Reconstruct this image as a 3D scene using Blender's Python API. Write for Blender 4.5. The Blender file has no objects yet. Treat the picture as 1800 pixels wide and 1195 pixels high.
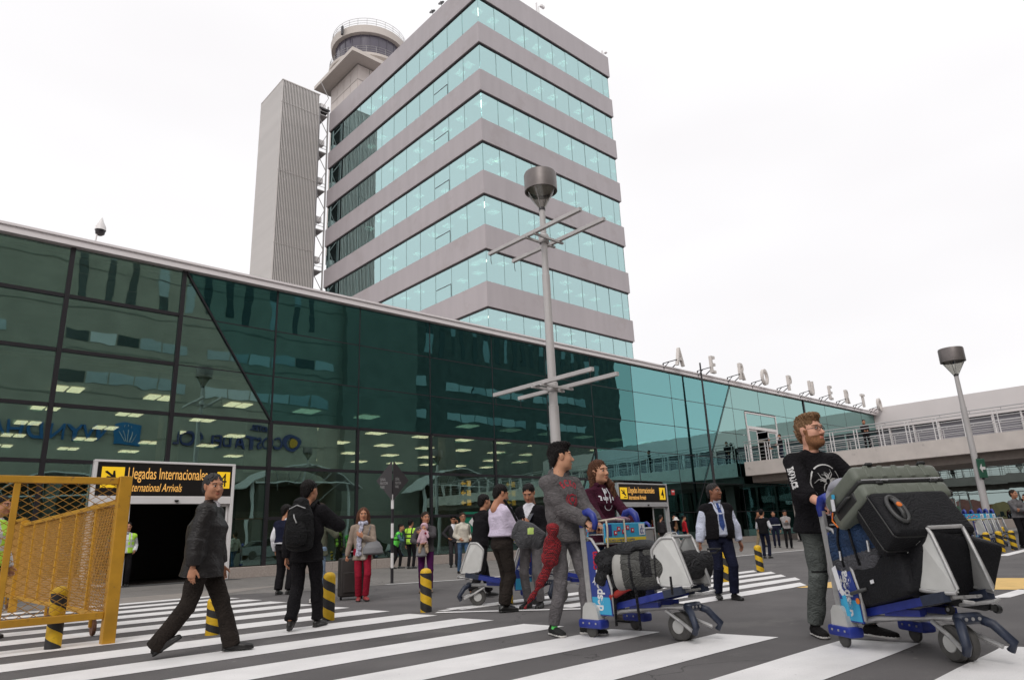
import bpy, bmesh, math, random
import numpy as np
from mathutils import Vector, Matrix, Euler
R = math.radians
scene = bpy.context.scene
# ---------------------------------------------------------------- camera
F_PX, CAM_Z = 1208.0, 0.933          # focal length in pixels of a 1800 px wide frame, eye height
HEAD, PITCH, ROLL = R(42.73), R(15.96), R(-2.47)
fw = Vector((math.sin(HEAD)*math.cos(PITCH), math.cos(HEAD)*math.cos(PITCH), math.sin(PITCH)))
rt0 = Vector((math.cos(HEAD), -math.sin(HEAD), 0)); up0 = rt0.cross(fw)
rt = math.cos(ROLL)*rt0 + math.sin(ROLL)*up0
up = -math.sin(ROLL)*rt0 + math.cos(ROLL)*up0
cam_data = bpy.data.cameras.new('camera'); cam = bpy.data.objects.new('camera', cam_data)
scene.collection.objects.link(cam)
m = Matrix((rt, up, -fw)).transposed().to_4x4(); m.translation = Vector((0, 0, CAM_Z))
cam.matrix_world = m
cam_data.sensor_width = 36; cam_data.lens = 36*F_PX/1800
cam_data.clip_start = 0.05; cam_data.clip_end = 3000
scene.camera = cam
# ---------------------------------------------------------------- world: overcast daylight
SUN_EL, SUN_AZ = R(45), R(228)       # azimuth measured clockwise from +Y
world = bpy.data.worlds.new('World'); scene.world = world; world.use_nodes = True
nt = world.node_tree; nt.nodes.clear()
def wn(t, **k):
    n = nt.nodes.new(t)
    for a, b in k.items(): setattr(n, a, b)
    return n
w_out = wn('ShaderNodeOutputWorld'); w_bg = wn('ShaderNodeBackground'); w_bg.inputs['Strength'].default_value = 0.1
sky = wn('ShaderNodeTexSky'); sky.sky_type = 'NISHITA'; sky.sun_disc = False
sky.sun_elevation = SUN_EL; sky.sun_rotation = SUN_AZ; sky.air_density = 1.2; sky.dust_density = 4
tc = wn('ShaderNodeTexCoord'); mp = wn('ShaderNodeMapping'); mp.inputs['Scale'].default_value = (1.2, 1.2, 3.5)
nz = wn('ShaderNodeTexNoise'); nz.inputs['Scale'].default_value = 1.3; nz.inputs['Detail'].default_value = 3
cr = wn('ShaderNodeValToRGB')
cr.color_ramp.elements[0].position = 0.3; cr.color_ramp.elements[0].color = (0.905, 0.885, 0.895, 1)
cr.color_ramp.elements[1].position = 0.72; cr.color_ramp.elements[1].color = (1, 0.99, 0.995, 1)
sc_ = wn('ShaderNodeVectorMath', operation='SCALE'); sc_.inputs['Scale'].default_value = 11.3
mx = wn('ShaderNodeMix', data_type='RGBA'); mx.inputs['Factor'].default_value = 0.93
nt.links.new(tc.outputs['Generated'], mp.inputs['Vector']); nt.links.new(mp.outputs['Vector'], nz.inputs['Vector'])
nt.links.new(nz.outputs['Fac'], cr.inputs['Fac']); nt.links.new(cr.outputs['Color'], sc_.inputs[0])
nt.links.new(sky.outputs['Color'], mx.inputs['A']); nt.links.new(sc_.outputs['Vector'], mx.inputs['B'])
nt.links.new(mx.outputs['Result'], w_bg.inputs['Color']); nt.links.new(w_bg.outputs['Background'], w_out.inputs['Surface'])
sun_d = bpy.data.lights.new('sun', 'SUN'); sun_d.energy = 1.35; sun_d.angle = R(25); sun_d.color = (1, 0.965, 0.93)
sun = bpy.data.objects.new('sun', sun_d); scene.collection.objects.link(sun)
sdir = Vector((math.sin(SUN_AZ)*math.cos(SUN_EL), math.cos(SUN_AZ)*math.cos(SUN_EL), math.sin(SUN_EL)))
sun.rotation_euler = sdir.to_track_quat('Z', 'Y').to_euler(); sun.location = (0, -10, 60)
scene.view_settings.view_transform = 'Standard'; scene.view_settings.look = 'None'
scene.view_settings.exposure = 0; scene.view_settings.gamma = 1
scene.cycles.use_denoising = True
scene.cycles.max_bounces = 8; scene.cycles.transparent_max_bounces = 12
scene.cycles.caustics_reflective = False; scene.cycles.caustics_refractive = False
scene.cycles.sample_clamp_indirect = 6
COL = scene.collection
# ---------------------------------------------------------------- pixel helpers (1800x1195 photograph)
def ray(x, y): return (x-900)/F_PX*rt + (597.5-y)/F_PX*up + fw
O = Vector((0, 0, CAM_Z))
def gz(x, y, z=0.0):
    v = ray(x, y); return O + v*((z-CAM_Z)/v.z)
def gy(x, y, Y):
    v = ray(x, y); return O + v*(Y/v.y)
def gx(x, y, X):
    v = ray(x, y); return O + v*(X/v.x)
# ---------------------------------------------------------------- materials
MATS = {}
def lin(c):
    return tuple(((v/255)/12.92 if v/255 <= 0.04045 else ((v/255+0.055)/1.055)**2.4) for v in c)
def mat(name, col=(.5, .5, .5), rough=.6, metal=0.0, var=0.0, vscale=6.0, bump=0.0, bscale=40.0, spec=None, stretch=(1, 1, 1), dirt=None, dscale=3.0, dthr=.6, emit=0, coord='Object', cp=0.0, crease=0):
    if name in MATS: return MATS[name]
    m = bpy.data.materials.new(name); m.use_nodes = True
    t = m.node_tree; n = t.nodes; p = n['Principled BSDF']; L = t.links
    p.inputs['Base Color'].default_value = (*col, 1); p.inputs['Roughness'].default_value = rough
    p.inputs['Metallic'].default_value = metal
    if spec is not None: p.inputs['Specular IOR Level'].default_value = spec
    if cp: p.inputs['Coat Weight'].default_value = cp; p.inputs['Coat Roughness'].default_value = .1
    tcn = n.new('ShaderNodeTexCoord'); mpn = n.new('ShaderNodeMapping'); mpn.inputs['Scale'].default_value = stretch
    L.new(tcn.outputs[coord], mpn.inputs['Vector'])
    src = None
    if var:
        no = n.new('ShaderNodeTexNoise'); no.inputs['Scale'].default_value = vscale; no.inputs['Detail'].default_value = 6
        L.new(mpn.outputs['Vector'], no.inputs['Vector'])
        mr = n.new('ShaderNodeMapRange'); mr.inputs['From Min'].default_value = .3; mr.inputs['From Max'].default_value = .7
        mr.inputs['To Min'].default_value = 1-var; mr.inputs['To Max'].default_value = 1+var
        L.new(no.outputs['Fac'], mr.inputs['Value'])
        vm = n.new('ShaderNodeVectorMath'); vm.operation = 'SCALE'; vm.inputs[0].default_value = col
        L.new(mr.outputs['Result'], vm.inputs['Scale']); src = vm.outputs['Vector']
    if dirt:
        no = n.new('ShaderNodeTexNoise'); no.inputs['Scale'].default_value = dscale; no.inputs['Detail'].default_value = 9; no.inputs['Roughness'].default_value = .7
        L.new(tcn.outputs[coord], no.inputs['Vector'])
        mr = n.new('ShaderNodeMapRange'); mr.inputs['From Min'].default_value = dthr; mr.inputs['From Max'].default_value = dthr+.08
        L.new(no.outputs['Fac'], mr.inputs['Value'])
        mi = n.new('ShaderNodeMix'); mi.data_type = 'RGBA'; L.new(mr.outputs['Result'], mi.inputs['Factor'])
        if src: L.new(src, mi.inputs['A'])
        else: mi.inputs['A'].default_value = (*col, 1)
        mi.inputs['B'].default_value = (*dirt, 1); src = mi.outputs['Result']
    if src: L.new(src, p.inputs['Base Color'])
    if bump:
        no = n.new('ShaderNodeTexNoise'); no.inputs['Scale'].default_value = bscale; no.inputs['Detail'].default_value = 4
        L.new(mpn.outputs['Vector'], no.inputs['Vector'])
        bu = n.new('ShaderNodeBump'); bu.inputs['Strength'].default_value = bump; bu.inputs['Distance'].default_value = .01
        L.new(no.outputs['Fac'], bu.inputs['Height']); L.new(bu.outputs['Normal'], p.inputs['Normal'])
        if crease:      # soft cloth creases, larger than the weave
            n2 = n.new('ShaderNodeTexNoise'); n2.inputs['Scale'].default_value = 5.5; n2.inputs['Detail'].default_value = 3; n2.inputs['Distortion'].default_value = 1.8
            m2 = n.new('ShaderNodeMapping'); m2.inputs['Scale'].default_value = (1, 1, 1.7); L.new(tcn.outputs[coord], m2.inputs['Vector']); L.new(m2.outputs['Vector'], n2.inputs['Vector'])
            ab = n.new('ShaderNodeMath'); ab.operation = 'PINGPONG'; ab.inputs[1].default_value = .09; L.new(n2.outputs['Fac'], ab.inputs[0])
            b2 = n.new('ShaderNodeBump'); b2.inputs['Strength'].default_value = crease; b2.inputs['Distance'].default_value = .12; L.new(ab.outputs[0], b2.inputs['Height']); L.new(b2.outputs['Normal'], bu.inputs['Normal'])
    if emit:
        p.inputs['Emission Color'].default_value = (*col, 1); p.inputs['Emission Strength'].default_value = emit
    MATS[name] = m; return m
def glass_mat(name, refl, trans, fac, wave=.5, wscale=.8, rough=0.0):
    m = bpy.data.materials.new(name); m.use_nodes = True; t = m.node_tree; n = t.nodes; L = t.links; n.clear()
    out = n.new('ShaderNodeOutputMaterial'); mx = n.new('ShaderNodeMixShader')
    tr = n.new('ShaderNodeBsdfTransparent'); tr.inputs['Color'].default_value = (*trans, 1)
    gl = n.new('ShaderNodeBsdfGlossy'); gl.inputs['Color'].default_value = (*refl, 1); gl.inputs['Roughness'].default_value = rough
    fr = n.new('ShaderNodeFresnel'); fr.inputs['IOR'].default_value = 1.5
    ma = n.new('ShaderNodeMath'); ma.operation = 'MULTIPLY_ADD'; ma.inputs[1].default_value = .35; ma.inputs[2].default_value = fac; ma.use_clamp = True
    L.new(fr.outputs[0], ma.inputs[0]); L.new(ma.outputs[0], mx.inputs['Fac'])
    L.new(tr.outputs[0], mx.inputs[1]); L.new(gl.outputs[0], mx.inputs[2]); L.new(mx.outputs[0], out.inputs['Surface'])
    if wave:
        ge = n.new('ShaderNodeNewGeometry'); oi = n.new('ShaderNodeObjectInfo')
        va = n.new('ShaderNodeVectorMath'); va.operation = 'SCALE'; va.inputs[0].default_value = (37, 11, 53); L.new(oi.outputs['Random'], va.inputs['Scale'])
        ad = n.new('ShaderNodeVectorMath'); ad.operation = 'ADD'; L.new(ge.outputs['Position'], ad.inputs[0]); L.new(va.outputs[0], ad.inputs[1])
        no = n.new('ShaderNodeTexNoise'); no.inputs['Scale'].default_value = wscale; no.inputs['Detail'].default_value = 1.5
        L.new(ad.outputs[0], no.inputs['Vector'])
        bu = n.new('ShaderNodeBump'); bu.inputs['Strength'].default_value = wave; bu.inputs['Distance'].default_value = .007
        L.new(no.outputs['Fac'], bu.inputs['Height']); L.new(bu.outputs['Normal'], gl.inputs['Normal'])
    MATS[name] = m; return m
# ---------------------------------------------------------------- mesh builder
class MB:
    def __init__(s): s.v = []; s.f = []; s.m = []
    def add(s, vs, fs, mi=0):
        o = len(s.v); s.v += [tuple(v) for v in vs]; s.f += [tuple(i+o for i in f) for f in fs]; s.m += [mi]*len(fs); return s
    def box(s, x0, x1, y0, y1, z0, z1, mi=0, M=None):
        vs = [(x, y, z) for z in (z0, z1) for y in (y0, y1) for x in (x0, x1)]
        if M is not None: vs = [M @ Vector(v) for v in vs]
        return s.add(vs, [(0, 2, 3, 1), (4, 5, 7, 6), (0, 1, 5, 4), (2, 6, 7, 3), (0, 4, 6, 2), (1, 3, 7, 5)], mi)
    def bbox(s, x0, x1, y0, y1, z0, z1, b=.01, mi=0, M=None, seg=1):      # bevelled box
        bm = bmesh.new(); bmesh.ops.create_cube(bm, size=1)
        for v in bm.verts: v.co = Vector(((x0+x1)/2+v.co.x*(x1-x0), (y0+y1)/2+v.co.y*(y1-y0), (z0+z1)/2+v.co.z*(z1-z0)))
        bmesh.ops.bevel(bm, geom=bm.edges[:], offset=b, segments=seg, affect='EDGES', profile=.5)
        return s.bm(bm, mi, M)
    def bm(s, bm, mi=0, M=None):
        bm.verts.index_update()
        s.add([(M @ v.co if M is not None else v.co) for v in bm.verts], [[v.index for v in f.verts] for f in bm.faces], mi); bm.free(); return s
    def bar(s, a, b, w, h, mi=0, upv=(0, 0, 1)):
        a = Vector(a); b = Vector(b); d = (b-a).normalized(); u = Vector(upv)
        if abs(d.dot(u)) > .98: u = Vector((0, 1, 0))
        x = d.cross(u).normalized(); z = x.cross(d)
        vs = [p + x*(i*w/2) + z*(j*h/2) for p in (a, b) for i, j in ((-1, -1), (1, -1), (1, 1), (-1, 1))]
        return s.add(vs, [(3, 2, 1, 0), (4, 5, 6, 7), (0, 1, 5, 4), (1, 2, 6, 5), (2, 3, 7, 6), (3, 0, 4, 7)], mi)
    def tube(s, pts, r, seg=8, mi=0, closed=False, cap=True):
        pts = [Vector(p) for p in pts]; n = len(pts); rr = r if isinstance(r, (list, tuple)) else [r]*n
        ref = None; rings = []
        for i, p in enumerate(pts):
            if closed: d = pts[(i+1) % n]-pts[i-1]
            else: d = pts[min(i+1, n-1)]-pts[max(i-1, 0)]
            d.normalize()
            if ref is None: ref = Vector((0, 0, 1)) if abs(d.z) < .9 else Vector((1, 0, 0))
            x = ref - d*ref.dot(d); x.normalize(); ref = x; y = d.cross(x)
            rings.append([p + (x*math.cos(2*math.pi*k/seg)+y*math.sin(2*math.pi*k/seg))*rr[i] for k in range(seg)])
        vs = [v for rg in rings for v in rg]; fs = []
        for i in range(n if closed else n-1):
            j = (i+1) % n
            for k in range(seg): fs.append((i*seg+k, i*seg+(k+1) % seg, j*seg+(k+1) % seg, j*seg+k))
        if cap and not closed: fs += [tuple(range(seg))[::-1], tuple(range((n-1)*seg, n*seg))]
        return s.add(vs, fs, mi)
    def lathe(s, prof, seg=24, c=(0, 0, 0), mi=0, ax='z', M=None):
        vs = []; n = len(prof)
        for r, z in prof:
            for k in range(seg):
                a = 2*math.pi*k/seg; p = Vector((r*math.cos(a), r*math.sin(a), z))
                if ax == 'x': p = Vector((p.z, p.x, p.y))
                if ax == 'y': p = Vector((p.x, p.z, p.y))
                p = p + Vector(c); vs.append(M @ p if M is not None else p)
        fs = [(i*seg+k, i*seg+(k+1) % seg, (i+1)*seg+(k+1) % seg, (i+1)*seg+k) for i in range(n-1) for k in range(seg)]
        return s.add(vs, fs, mi)
    def prism(s, poly, depth, M, mi=0):      # poly in local xy, extruded along local z by depth
        n = len(poly); vs = [M @ Vector((x, y, z)) for z in (0, depth) for x, y in poly]
        fs = [tuple(range(n))[::-1], tuple(range(n, 2*n))] + [(i, (i+1) % n, n+(i+1) % n, n+i) for i in range(n)]
        return s.add(vs, fs, mi)
    def mesh(s, name, mats, smooth=False):
        me = bpy.data.meshes.new(name); me.from_pydata(s.v, [], s.f)
        for mm in (mats if isinstance(mats, (list, tuple)) else [mats]): me.materials.append(mm)
        if any(s.m): me.polygons.foreach_set('material_index', s.m)
        if smooth: me.polygons.foreach_set('use_smooth', [True]*len(s.f))
        me.update()
        if smooth == 'auto':
            bm = bmesh.new(); bm.from_mesh(me)
            for e in bm.edges:
                if len(e.link_faces) == 2 and e.calc_face_angle(0) > R(38): e.smooth = False
            bm.to_mesh(me); bm.free()
        return me
    def build(s, name, mats, parent=None, smooth=False, **k):
        return obj(name, s.mesh(name, mats, smooth), parent, **k)
def obj(name, me, parent=None, loc=None, rot=None, label=None, cat=None, group=None, kind=None):
    o = bpy.data.objects.new(name, me); COL.objects.link(o)
    if parent: o.parent = parent
    if loc is not None: o.location = loc
    if rot is not None: o.rotation_euler = rot
    if label: o['label'] = label
    if cat: o['category'] = cat
    if group: o['group'] = group
    if kind: o['kind'] = kind
    return o
def thing(name, label, cat, loc=(0, 0, 0), rz=0, group=None):
    return obj(name, None, None, loc, (0, 0, rz), label, cat, group)
def struct(name, mb, mats, **k): return mb.build(name, mats, kind='structure', **k)
def text_mesh(s, size=1, extrude=.0, xs=1.0, shear=0, align='LEFT', off=0.0):
    cu = bpy.data.curves.new('text', 'FONT'); cu.body = s; cu.size = size; cu.extrude = extrude; cu.shear = shear; cu.align_x = align; cu.offset = off
    o = bpy.data.objects.new('text', cu); COL.objects.link(o)
    dg = bpy.context.evaluated_depsgraph_get(); me = bpy.data.meshes.new_from_object(o.evaluated_get(dg))
    bpy.data.objects.remove(o); bpy.data.curves.remove(cu)
    vs = [Vector((v.co.x*xs, v.co.y, v.co.z)) for v in me.vertices]; fs = [tuple(p.vertices) for p in me.polygons]
    bpy.data.meshes.remove(me); return vs, fs
# ---------------------------------------------------------------- palette
asphalt = mat('asphalt', (.115, .108, .108), .88, var=.16, vscale=1.1, bump=.5, bscale=160, dirt=(.15, .143, .138), dscale=.7, dthr=.56)
pave = mat('sidewalk_concrete', (.19, .178, .168), .85, var=.12, vscale=2.2, bump=.2, bscale=60, dirt=(.15, .14, .13), dscale=.9, dthr=.58)
pave2 = mat('brushed_concrete', (.26, .235, .215), .85, var=.12, vscale=3, bump=.2, bscale=60)
paintw = mat('road_paint', (.82, .805, .80), .6, var=.06, vscale=2.5, bump=.15, bscale=120, dirt=(.45, .435, .43), dscale=7, dthr=.68)
painty = mat('yellow_road_paint', (.75, .48, .14), .65, var=.12, vscale=4, dirt=(.3, .24, .14), dscale=9, dthr=.62)
concrete = mat('light_concrete', (.62, .565, .53), .8, var=.08, vscale=1.4, bump=.15, bscale=30, dirt=(.45, .41, .39), dscale=1.2, dthr=.6)
plinthm = mat('granite_plinth', (.36, .31, .28), .7, var=.16, vscale=30)
white = mat('white_metal', (.74, .72, .72), .45, var=.03, vscale=2)
alu = mat('aluminium', (.62, .62, .63), .38, metal=.55, var=.05)
black = mat('black_frame', (.018, .016, .02), .4)
dark = mat('dark_metal', (.045, .043, .047), .45, metal=.3)
g_teal = glass_mat('teal_glass', (.16, .40, .40), (.40, .58, .53), .50)
g_blue = glass_mat('blue_teal_glass', (.34, .70, .71), (.4, .6, .6), .48)
g_light = glass_mat('light_teal_glass', (.46, .73, .70), (.2, .3, .28), .54)
g_olive = glass_mat('clear_glass', (.48, .74, .71), (.80, .84, .72), .38)
g_tower = glass_mat('tower_glass', (.64, .89, .89), (.8, .95, .95), .62, wave=.25)
g_grey = glass_mat('grey_glass', (.55, .68, .66), (.2, .25, .25), .5, wave=.3)
g_recess = glass_mat('recess_shade_glass', (.2, .34, .33), (.05, .07, .07), .5)  # glass darkened to stand for a shaded recess beside the footbridge
darkteal = mat('dark_green_panel', (.02, .06, .055), .25)
lamp_w = mat('lit_ceiling_panel', (1.0, .93, .74), emit=1.9)
int_dark = mat('interior_finish', (.17, .155, .13), .8, var=.2, vscale=.7)
int_ceil = mat('ceiling_tile', (.30, .28, .24), .9)
spandrel = mat('mauve_spandrel', (.385, .352, .368), .5, var=.05, vscale=1.2, stretch=(1, 1, .12), dirt=(.36, .325, .335), dscale=.35, dthr=.55)
# ----
def road_detail(m, paint=False):
    t = m.node_tree; n = t.nodes; L = t.links; p = n['Principled BSDF']; src = p.inputs['Base Color'].links[0].from_socket
    tcn = n.new('ShaderNodeTexCoord'); out = [x for x in n if x.type == 'OUTPUT_MATERIAL'][0]
    def noise(s, d, st=(1, 1, 1), r=.6):
        mp_ = n.new('ShaderNodeMapping'); mp_.inputs['Scale'].default_value = st; no = n.new('ShaderNodeTexNoise'); no.inputs['Scale'].default_value = s; no.inputs['Detail'].default_value = d; no.inputs['Roughness'].default_value = r
        L.new(tcn.outputs['Object'], mp_.inputs['Vector']); L.new(mp_.outputs['Vector'], no.inputs['Vector']); return no.outputs['Fac']
    def ramp(f, a, b_, lo, hi):
        mr = n.new('ShaderNodeMapRange'); mr.inputs['From Min'].default_value = a; mr.inputs['From Max'].default_value = b_; mr.inputs['To Min'].default_value = lo; mr.inputs['To Max'].default_value = hi; L.new(f, mr.inputs['Value']); return mr.outputs['Result']
    def mul(c, f):
        v = n.new('ShaderNodeVectorMath'); v.operation = 'SCALE'; L.new(c, v.inputs[0]); L.new(f, v.inputs['Scale']); return v.outputs['Vector']
    def mixc(c, f, col):
        mi = n.new('ShaderNodeMix'); mi.data_type = 'RGBA'; L.new(f, mi.inputs['Factor']); L.new(c, mi.inputs['A']); mi.inputs['B'].default_value = (*col, 1); return mi.outputs['Result']
    if not paint:
        src = mul(src, ramp(noise(220, 2), .35, .65, .72, 1.28))                       # aggregate
        src = mul(src, ramp(noise(.35, 4, (1, .35, 1)), .38, .62, .86, 1.1))             # wheel paths and patches
        src = mul(src, ramp(noise(1.6, 5, (.25, 1.6, 1)), .6, .75, 1.0, .82))
        vo = n.new('ShaderNodeTexVoronoi'); vo.inputs['Scale'].default_value = 2.6; L.new(tcn.outputs['Object'], vo.inputs['Vector'])
        src = mixc(src, ramp(vo.outputs['Distance'], .035, .055, .55, 0), (.26, .25, .24))    # trodden gum
        vo = n.new('ShaderNodeTexVoronoi'); vo.feature = 'DISTANCE_TO_EDGE'; vo.inputs['Scale'].default_value = .22
        mp_ = n.new('ShaderNodeVectorMath'); mp_.operation = 'ADD'; no = n.new('ShaderNodeTexNoise'); no.inputs['Scale'].default_value = 1.4; no.inputs['Detail'].default_value = 6; L.new(tcn.outputs['Object'], no.inputs['Vector']); L.new(tcn.outputs['Object'], mp_.inputs[0]); L.new(no.outputs['Color'], mp_.inputs[1]); L.new(mp_.outputs[0], vo.inputs['Vector'])
        src = mixc(src, ramp(vo.outputs['Distance'], .0008, .0022, .7, 0), (.03, .028, .028))     # hairline cracks
        L.new(src, p.inputs['Base Color'])
    else:
        src = mul(src, ramp(noise(.8, 5, (.5, 1.5, 1)), .45, .7, 1.0, .88)); src = mul(src, ramp(noise(160, 2), .3, .7, .93, 1.05)); L.new(src, p.inputs['Base Color'])
        mx = n.new('ShaderNodeMixShader'); tr = n.new('ShaderNodeBsdfTransparent'); sur = out.inputs['Surface'].links[0].from_socket
        a = n.new('ShaderNodeMath'); a.operation = 'MAXIMUM'; L.new(ramp(noise(30, 6, (1, 1, 1), .75), .66, .70, 0, 1), a.inputs[0]); L.new(ramp(noise(3.2, 10, (1, 1, 1), .8), .665, .685, 0, 1), a.inputs[1])
        L.new(a.outputs[0], mx.inputs['Fac']); L.new(sur, mx.inputs[1]); L.new(tr.outputs[0], mx.inputs[2]); L.new(mx.outputs[0], out.inputs['Surface'])
road_detail(asphalt); road_detail(pave); road_detail(paintw, True); road_detail(painty, True)
# ---------------------------------------------------------------- ground
g = MB(); g.add([(-600, -600, 0), (900, -600, 0), (900, 900, 0), (-600, 900, 0)], [(0, 1, 2, 3)])
struct('ground', g, asphalt)
sw = MB()   # raised by a few millimetres: flush drop-off pavement in front of the glass
poly = [(-40, 15.75), (5.6, 15.75), (7.4, 14.4), (9.0, 14.34), (11.0, 13.55), (14.8, 13.45), (19.0, 12.85), (26.2, 12.75), (66, 12.6), (66, 24.1), (-40, 24.1)]
sw.add([(x, y, .004) for x, y in poly], [tuple(range(len(poly)))]); struct('pavement', sw, pave)
s2 = MB(); s2.add([(-40, 15.75, .008), (5.6, 15.75, .008), (8.2, 17.6, .008), (-40, 17.6, .008)], [(0, 1, 2, 3)]); struct('pavement_band', s2, pave2)
ln = MB(); pts = [(9.0, 14.34), (11.0, 13.55), (14.8, 13.45), (19.0, 12.85), (26.2, 12.75), (66, 12.6)]
for a, b in zip(pts, pts[1:]): ln.add([(a[0], a[1]-.06, .008), (b[0], b[1]-.06, .008), (b[0], b[1]+.09, .008), (a[0], a[1]+.09, .008)], [(0, 1, 2, 3)])
struct('kerb_line', ln, paintw)
random.seed(3)
tips = [14.25, 13.18, 12.13, 11.07, 9.98, 8.86, 7.72, 6.6, 5.46, 4.33, 3.26, 2.2, 1.13, .05, -1.0]
def wobble(x0, x1, yl0, yl1, yu0, yu1, z, n=30, amp=.009):
    vs = []; k = random.uniform(0, 9)
    for i in range(n+1):
        t = i/n; x = x0+(x1-x0)*t; a = amp*math.sin(k+7.3*t*5)+amp*.6*math.sin(3*k+23*t)
        vs += [(x, yl0+(yl1-yl0)*t+a, z), (x, yu0+(yu1-yu0)*t-a*.7, z)]
    return vs, [(2*i, 2*i+2, 2*i+3, 2*i+1) for i in range(n)]
for i, Y in enumerate([15.28]+tips):
    w = .58 if i > 1 else .5
    tip = 5.62 if Y > 5 else 5.62+(5-Y)*.22
    b = MB(); vs, fs = wobble(-9 if Y > 2 else -2, tip, Y, Y, Y+w, Y+w-.02, .004)
    vs[-1] = (tip-.07, vs[-1][1], .004); b.add(vs, fs); struct('crosswalk_stripe', b, paintw)
for i in range(5):       # tapering island crossing beyond the kerb bollards
    y0 = 5.46+.63*i; x0 = 7.9-.42*i; x1 = (11.2, 12.3, 13.0, 13.8, 14.2)[i]
    b = MB(); vs, fs = wobble(x0, x1, y0, y0+.02, y0+.37, y0+.37, .004, amp=.006)
    vs[-1] = (x1+.5, vs[-1][1], .004); struct('crosswalk_stripe', b.add(vs, fs), paintw)
b = MB()
for a, c in (((5.8, 8.0), (7.75, 5.5)), ((5.95, 8.1), (6.4, 8.15))):
    a = Vector((*a, .008)); c = Vector((*c, .008)); n = (c-a).cross(Vector((0, 0, 1))).normalized()*.07
    b.add([a-n, a+n, c+n, c-n], [(0, 1, 2, 3)])
struct('island_outline', b, paintw)
b = MB(); b.add([(11.9, 5.42, .004), (10.75, 5.42, .004), (10.9, 4.6, .004), (11.4, 1.5, .004), (13.6, 1.5, .004), (12.8, 5.42, .004)][::-1], [(0, 1, 2, 3, 4, 5)])
struct('yellow_road_marking', b, painty)
b = MB(); b.add([(10.0, 2.68, .004), (10.15, 2.5, .004), (11.4, 2.45, .004), (11.3, 2.66, .004)], [(0, 1, 2, 3)]); struct('lane_marking', b, paintw)
b = MB(); b.add([(20.5, 4.9, .004), (25.5, 5.2, .004), (25.5, 5.45, .004), (20.5, 5.15, .004)], [(0, 1, 2, 3)]); struct('lane_marking', b, paintw)
# ---------------------------------------------------------------- terminal
D = 24.0
term = thing('terminal_building', 'long low terminal with green glass curtain wall and white roof edge', 'building', (0, D, 0))
rows = [.36, 1.9, 3.62, 5.27, 6.95, 8.68, 10.28]
cols = [-14.2, -10.7, -7.2, -3.6, -.1, 3.45, 6.8, 10.17, 13.7, 17.2, 20.8, 24.4, 27.85, 31.45, 35.25, 38.9, 42.25, 45.95, 49.75, 53.0, 56.8, 60.6, 64.1, 66.95]
def clip(poly, a, b, keep):      # keep the part left (keep=1) or right of line a->b
    out = []; n = len(poly)
    s = lambda p: keep*((b[0]-a[0])*(p[1]-a[1])-(b[1]-a[1])*(p[0]-a[0]))
    for i in range(n):
        p, q = poly[i], poly[(i+1) % n]; sp, sq = s(p), s(q)
        if sp >= 0: out.append(p)
        if sp*sq < 0:
            t = sp/(sp-sq); out.append((p[0]+(q[0]-p[0])*t, p[1]+(q[1]-p[1])*t))
    return out
dg = [((6.85, 10.4), (10.17, 5.27)), ((27.8, 5.27), (25.95, 1.9)), ((42.25, 10.4), (36.6, 1.9))]
def area(p): return abs(sum(p[i][0]*p[(i+1) % len(p)][1]-p[(i+1) % len(p)][0]*p[i][1] for i in range(len(p))))/2
DOORS = [(4.75, 8.9, 3.62), (29.1, 33.45, 3.4)]
random.seed(7)
for ci in range(len(cols)-1):
    for ri in range(6):
        x0, x1, z0, z1 = cols[ci], cols[ci+1], rows[ri], rows[ri+1]
        polys = [[(x0, z0), (x1, z0), (x1, z1), (x0, z1)]]
        for a, b in dg:
            if min(a[1], b[1]) < z1-.01 and max(a[1], b[1]) > z0+.01:
                new = []
                for P in polys:
                    for k in (1, -1):
                        q = clip(P, a, b, k)
                        if len(q) > 2 and area(q) > .03: new.append(q)
                polys = new
        for P in polys:
            cx = sum(p[0] for p in P)/len(P); cz = sum(p[1] for p in P)/len(P)
            xs = [p[0] for p in P]; nP = list(P)
            for a, b, t in DOORS:      # door openings
                if z1 <= 3.7:
                    if min(xs) < a < max(xs): nP = clip(nP, (a, 0), (a, 5), 1)
                    elif min(xs) < b < max(xs): nP = clip(nP, (b, 0), (b, 5), -1)
                    elif a <= min(xs) and max(xs) <= b: nP = []
            if 5.2 < cz < 8.7 and 42 < cx < 50:
                if min(xs) < 43.76 < max(xs): nP = clip(nP, (43.76, 0), (43.76, 12), 1)
                else: nP = clip(nP, (48.1, 0), (48.1, 12), -1)
            if len(nP) < 3: continue
            right = cx - (6.85+(10.4-cz)*(3.32/5.13)) > 0
            if cz < 5.27: mm = g_olive if cx < 27.8-(5.27-cz)*.55 else (g_recess if (cz < 3.6 and 35.3 < cx < 42.3) else g_blue)
            elif not right: mm = g_olive
            elif cx < 31.3: mm = g_teal
            elif cx < 42.25-(10.4-cz)*.665: mm = g_blue
            else: mm = g_light
            gap = .018; cxx = sum(p[0] for p in nP)/len(nP); czz = sum(p[1] for p in nP)/len(nP)
            Q = [(p[0]-cxx, p[1]-czz) for p in nP]
            Q = [(x*(1-gap/max(abs(x), .3)), z*(1-gap/max(abs(z), .3))) for x, z in Q]
            b = MB(); M = Matrix.Rotation(R(90), 4, 'X'); b.prism(Q, .014, M)
            b.build('pane', mm, term, loc=(cxx, .012, czz), rot=(R(random.uniform(-.10, .10)), 0, R(random.uniform(-.14, .14))))
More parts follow.
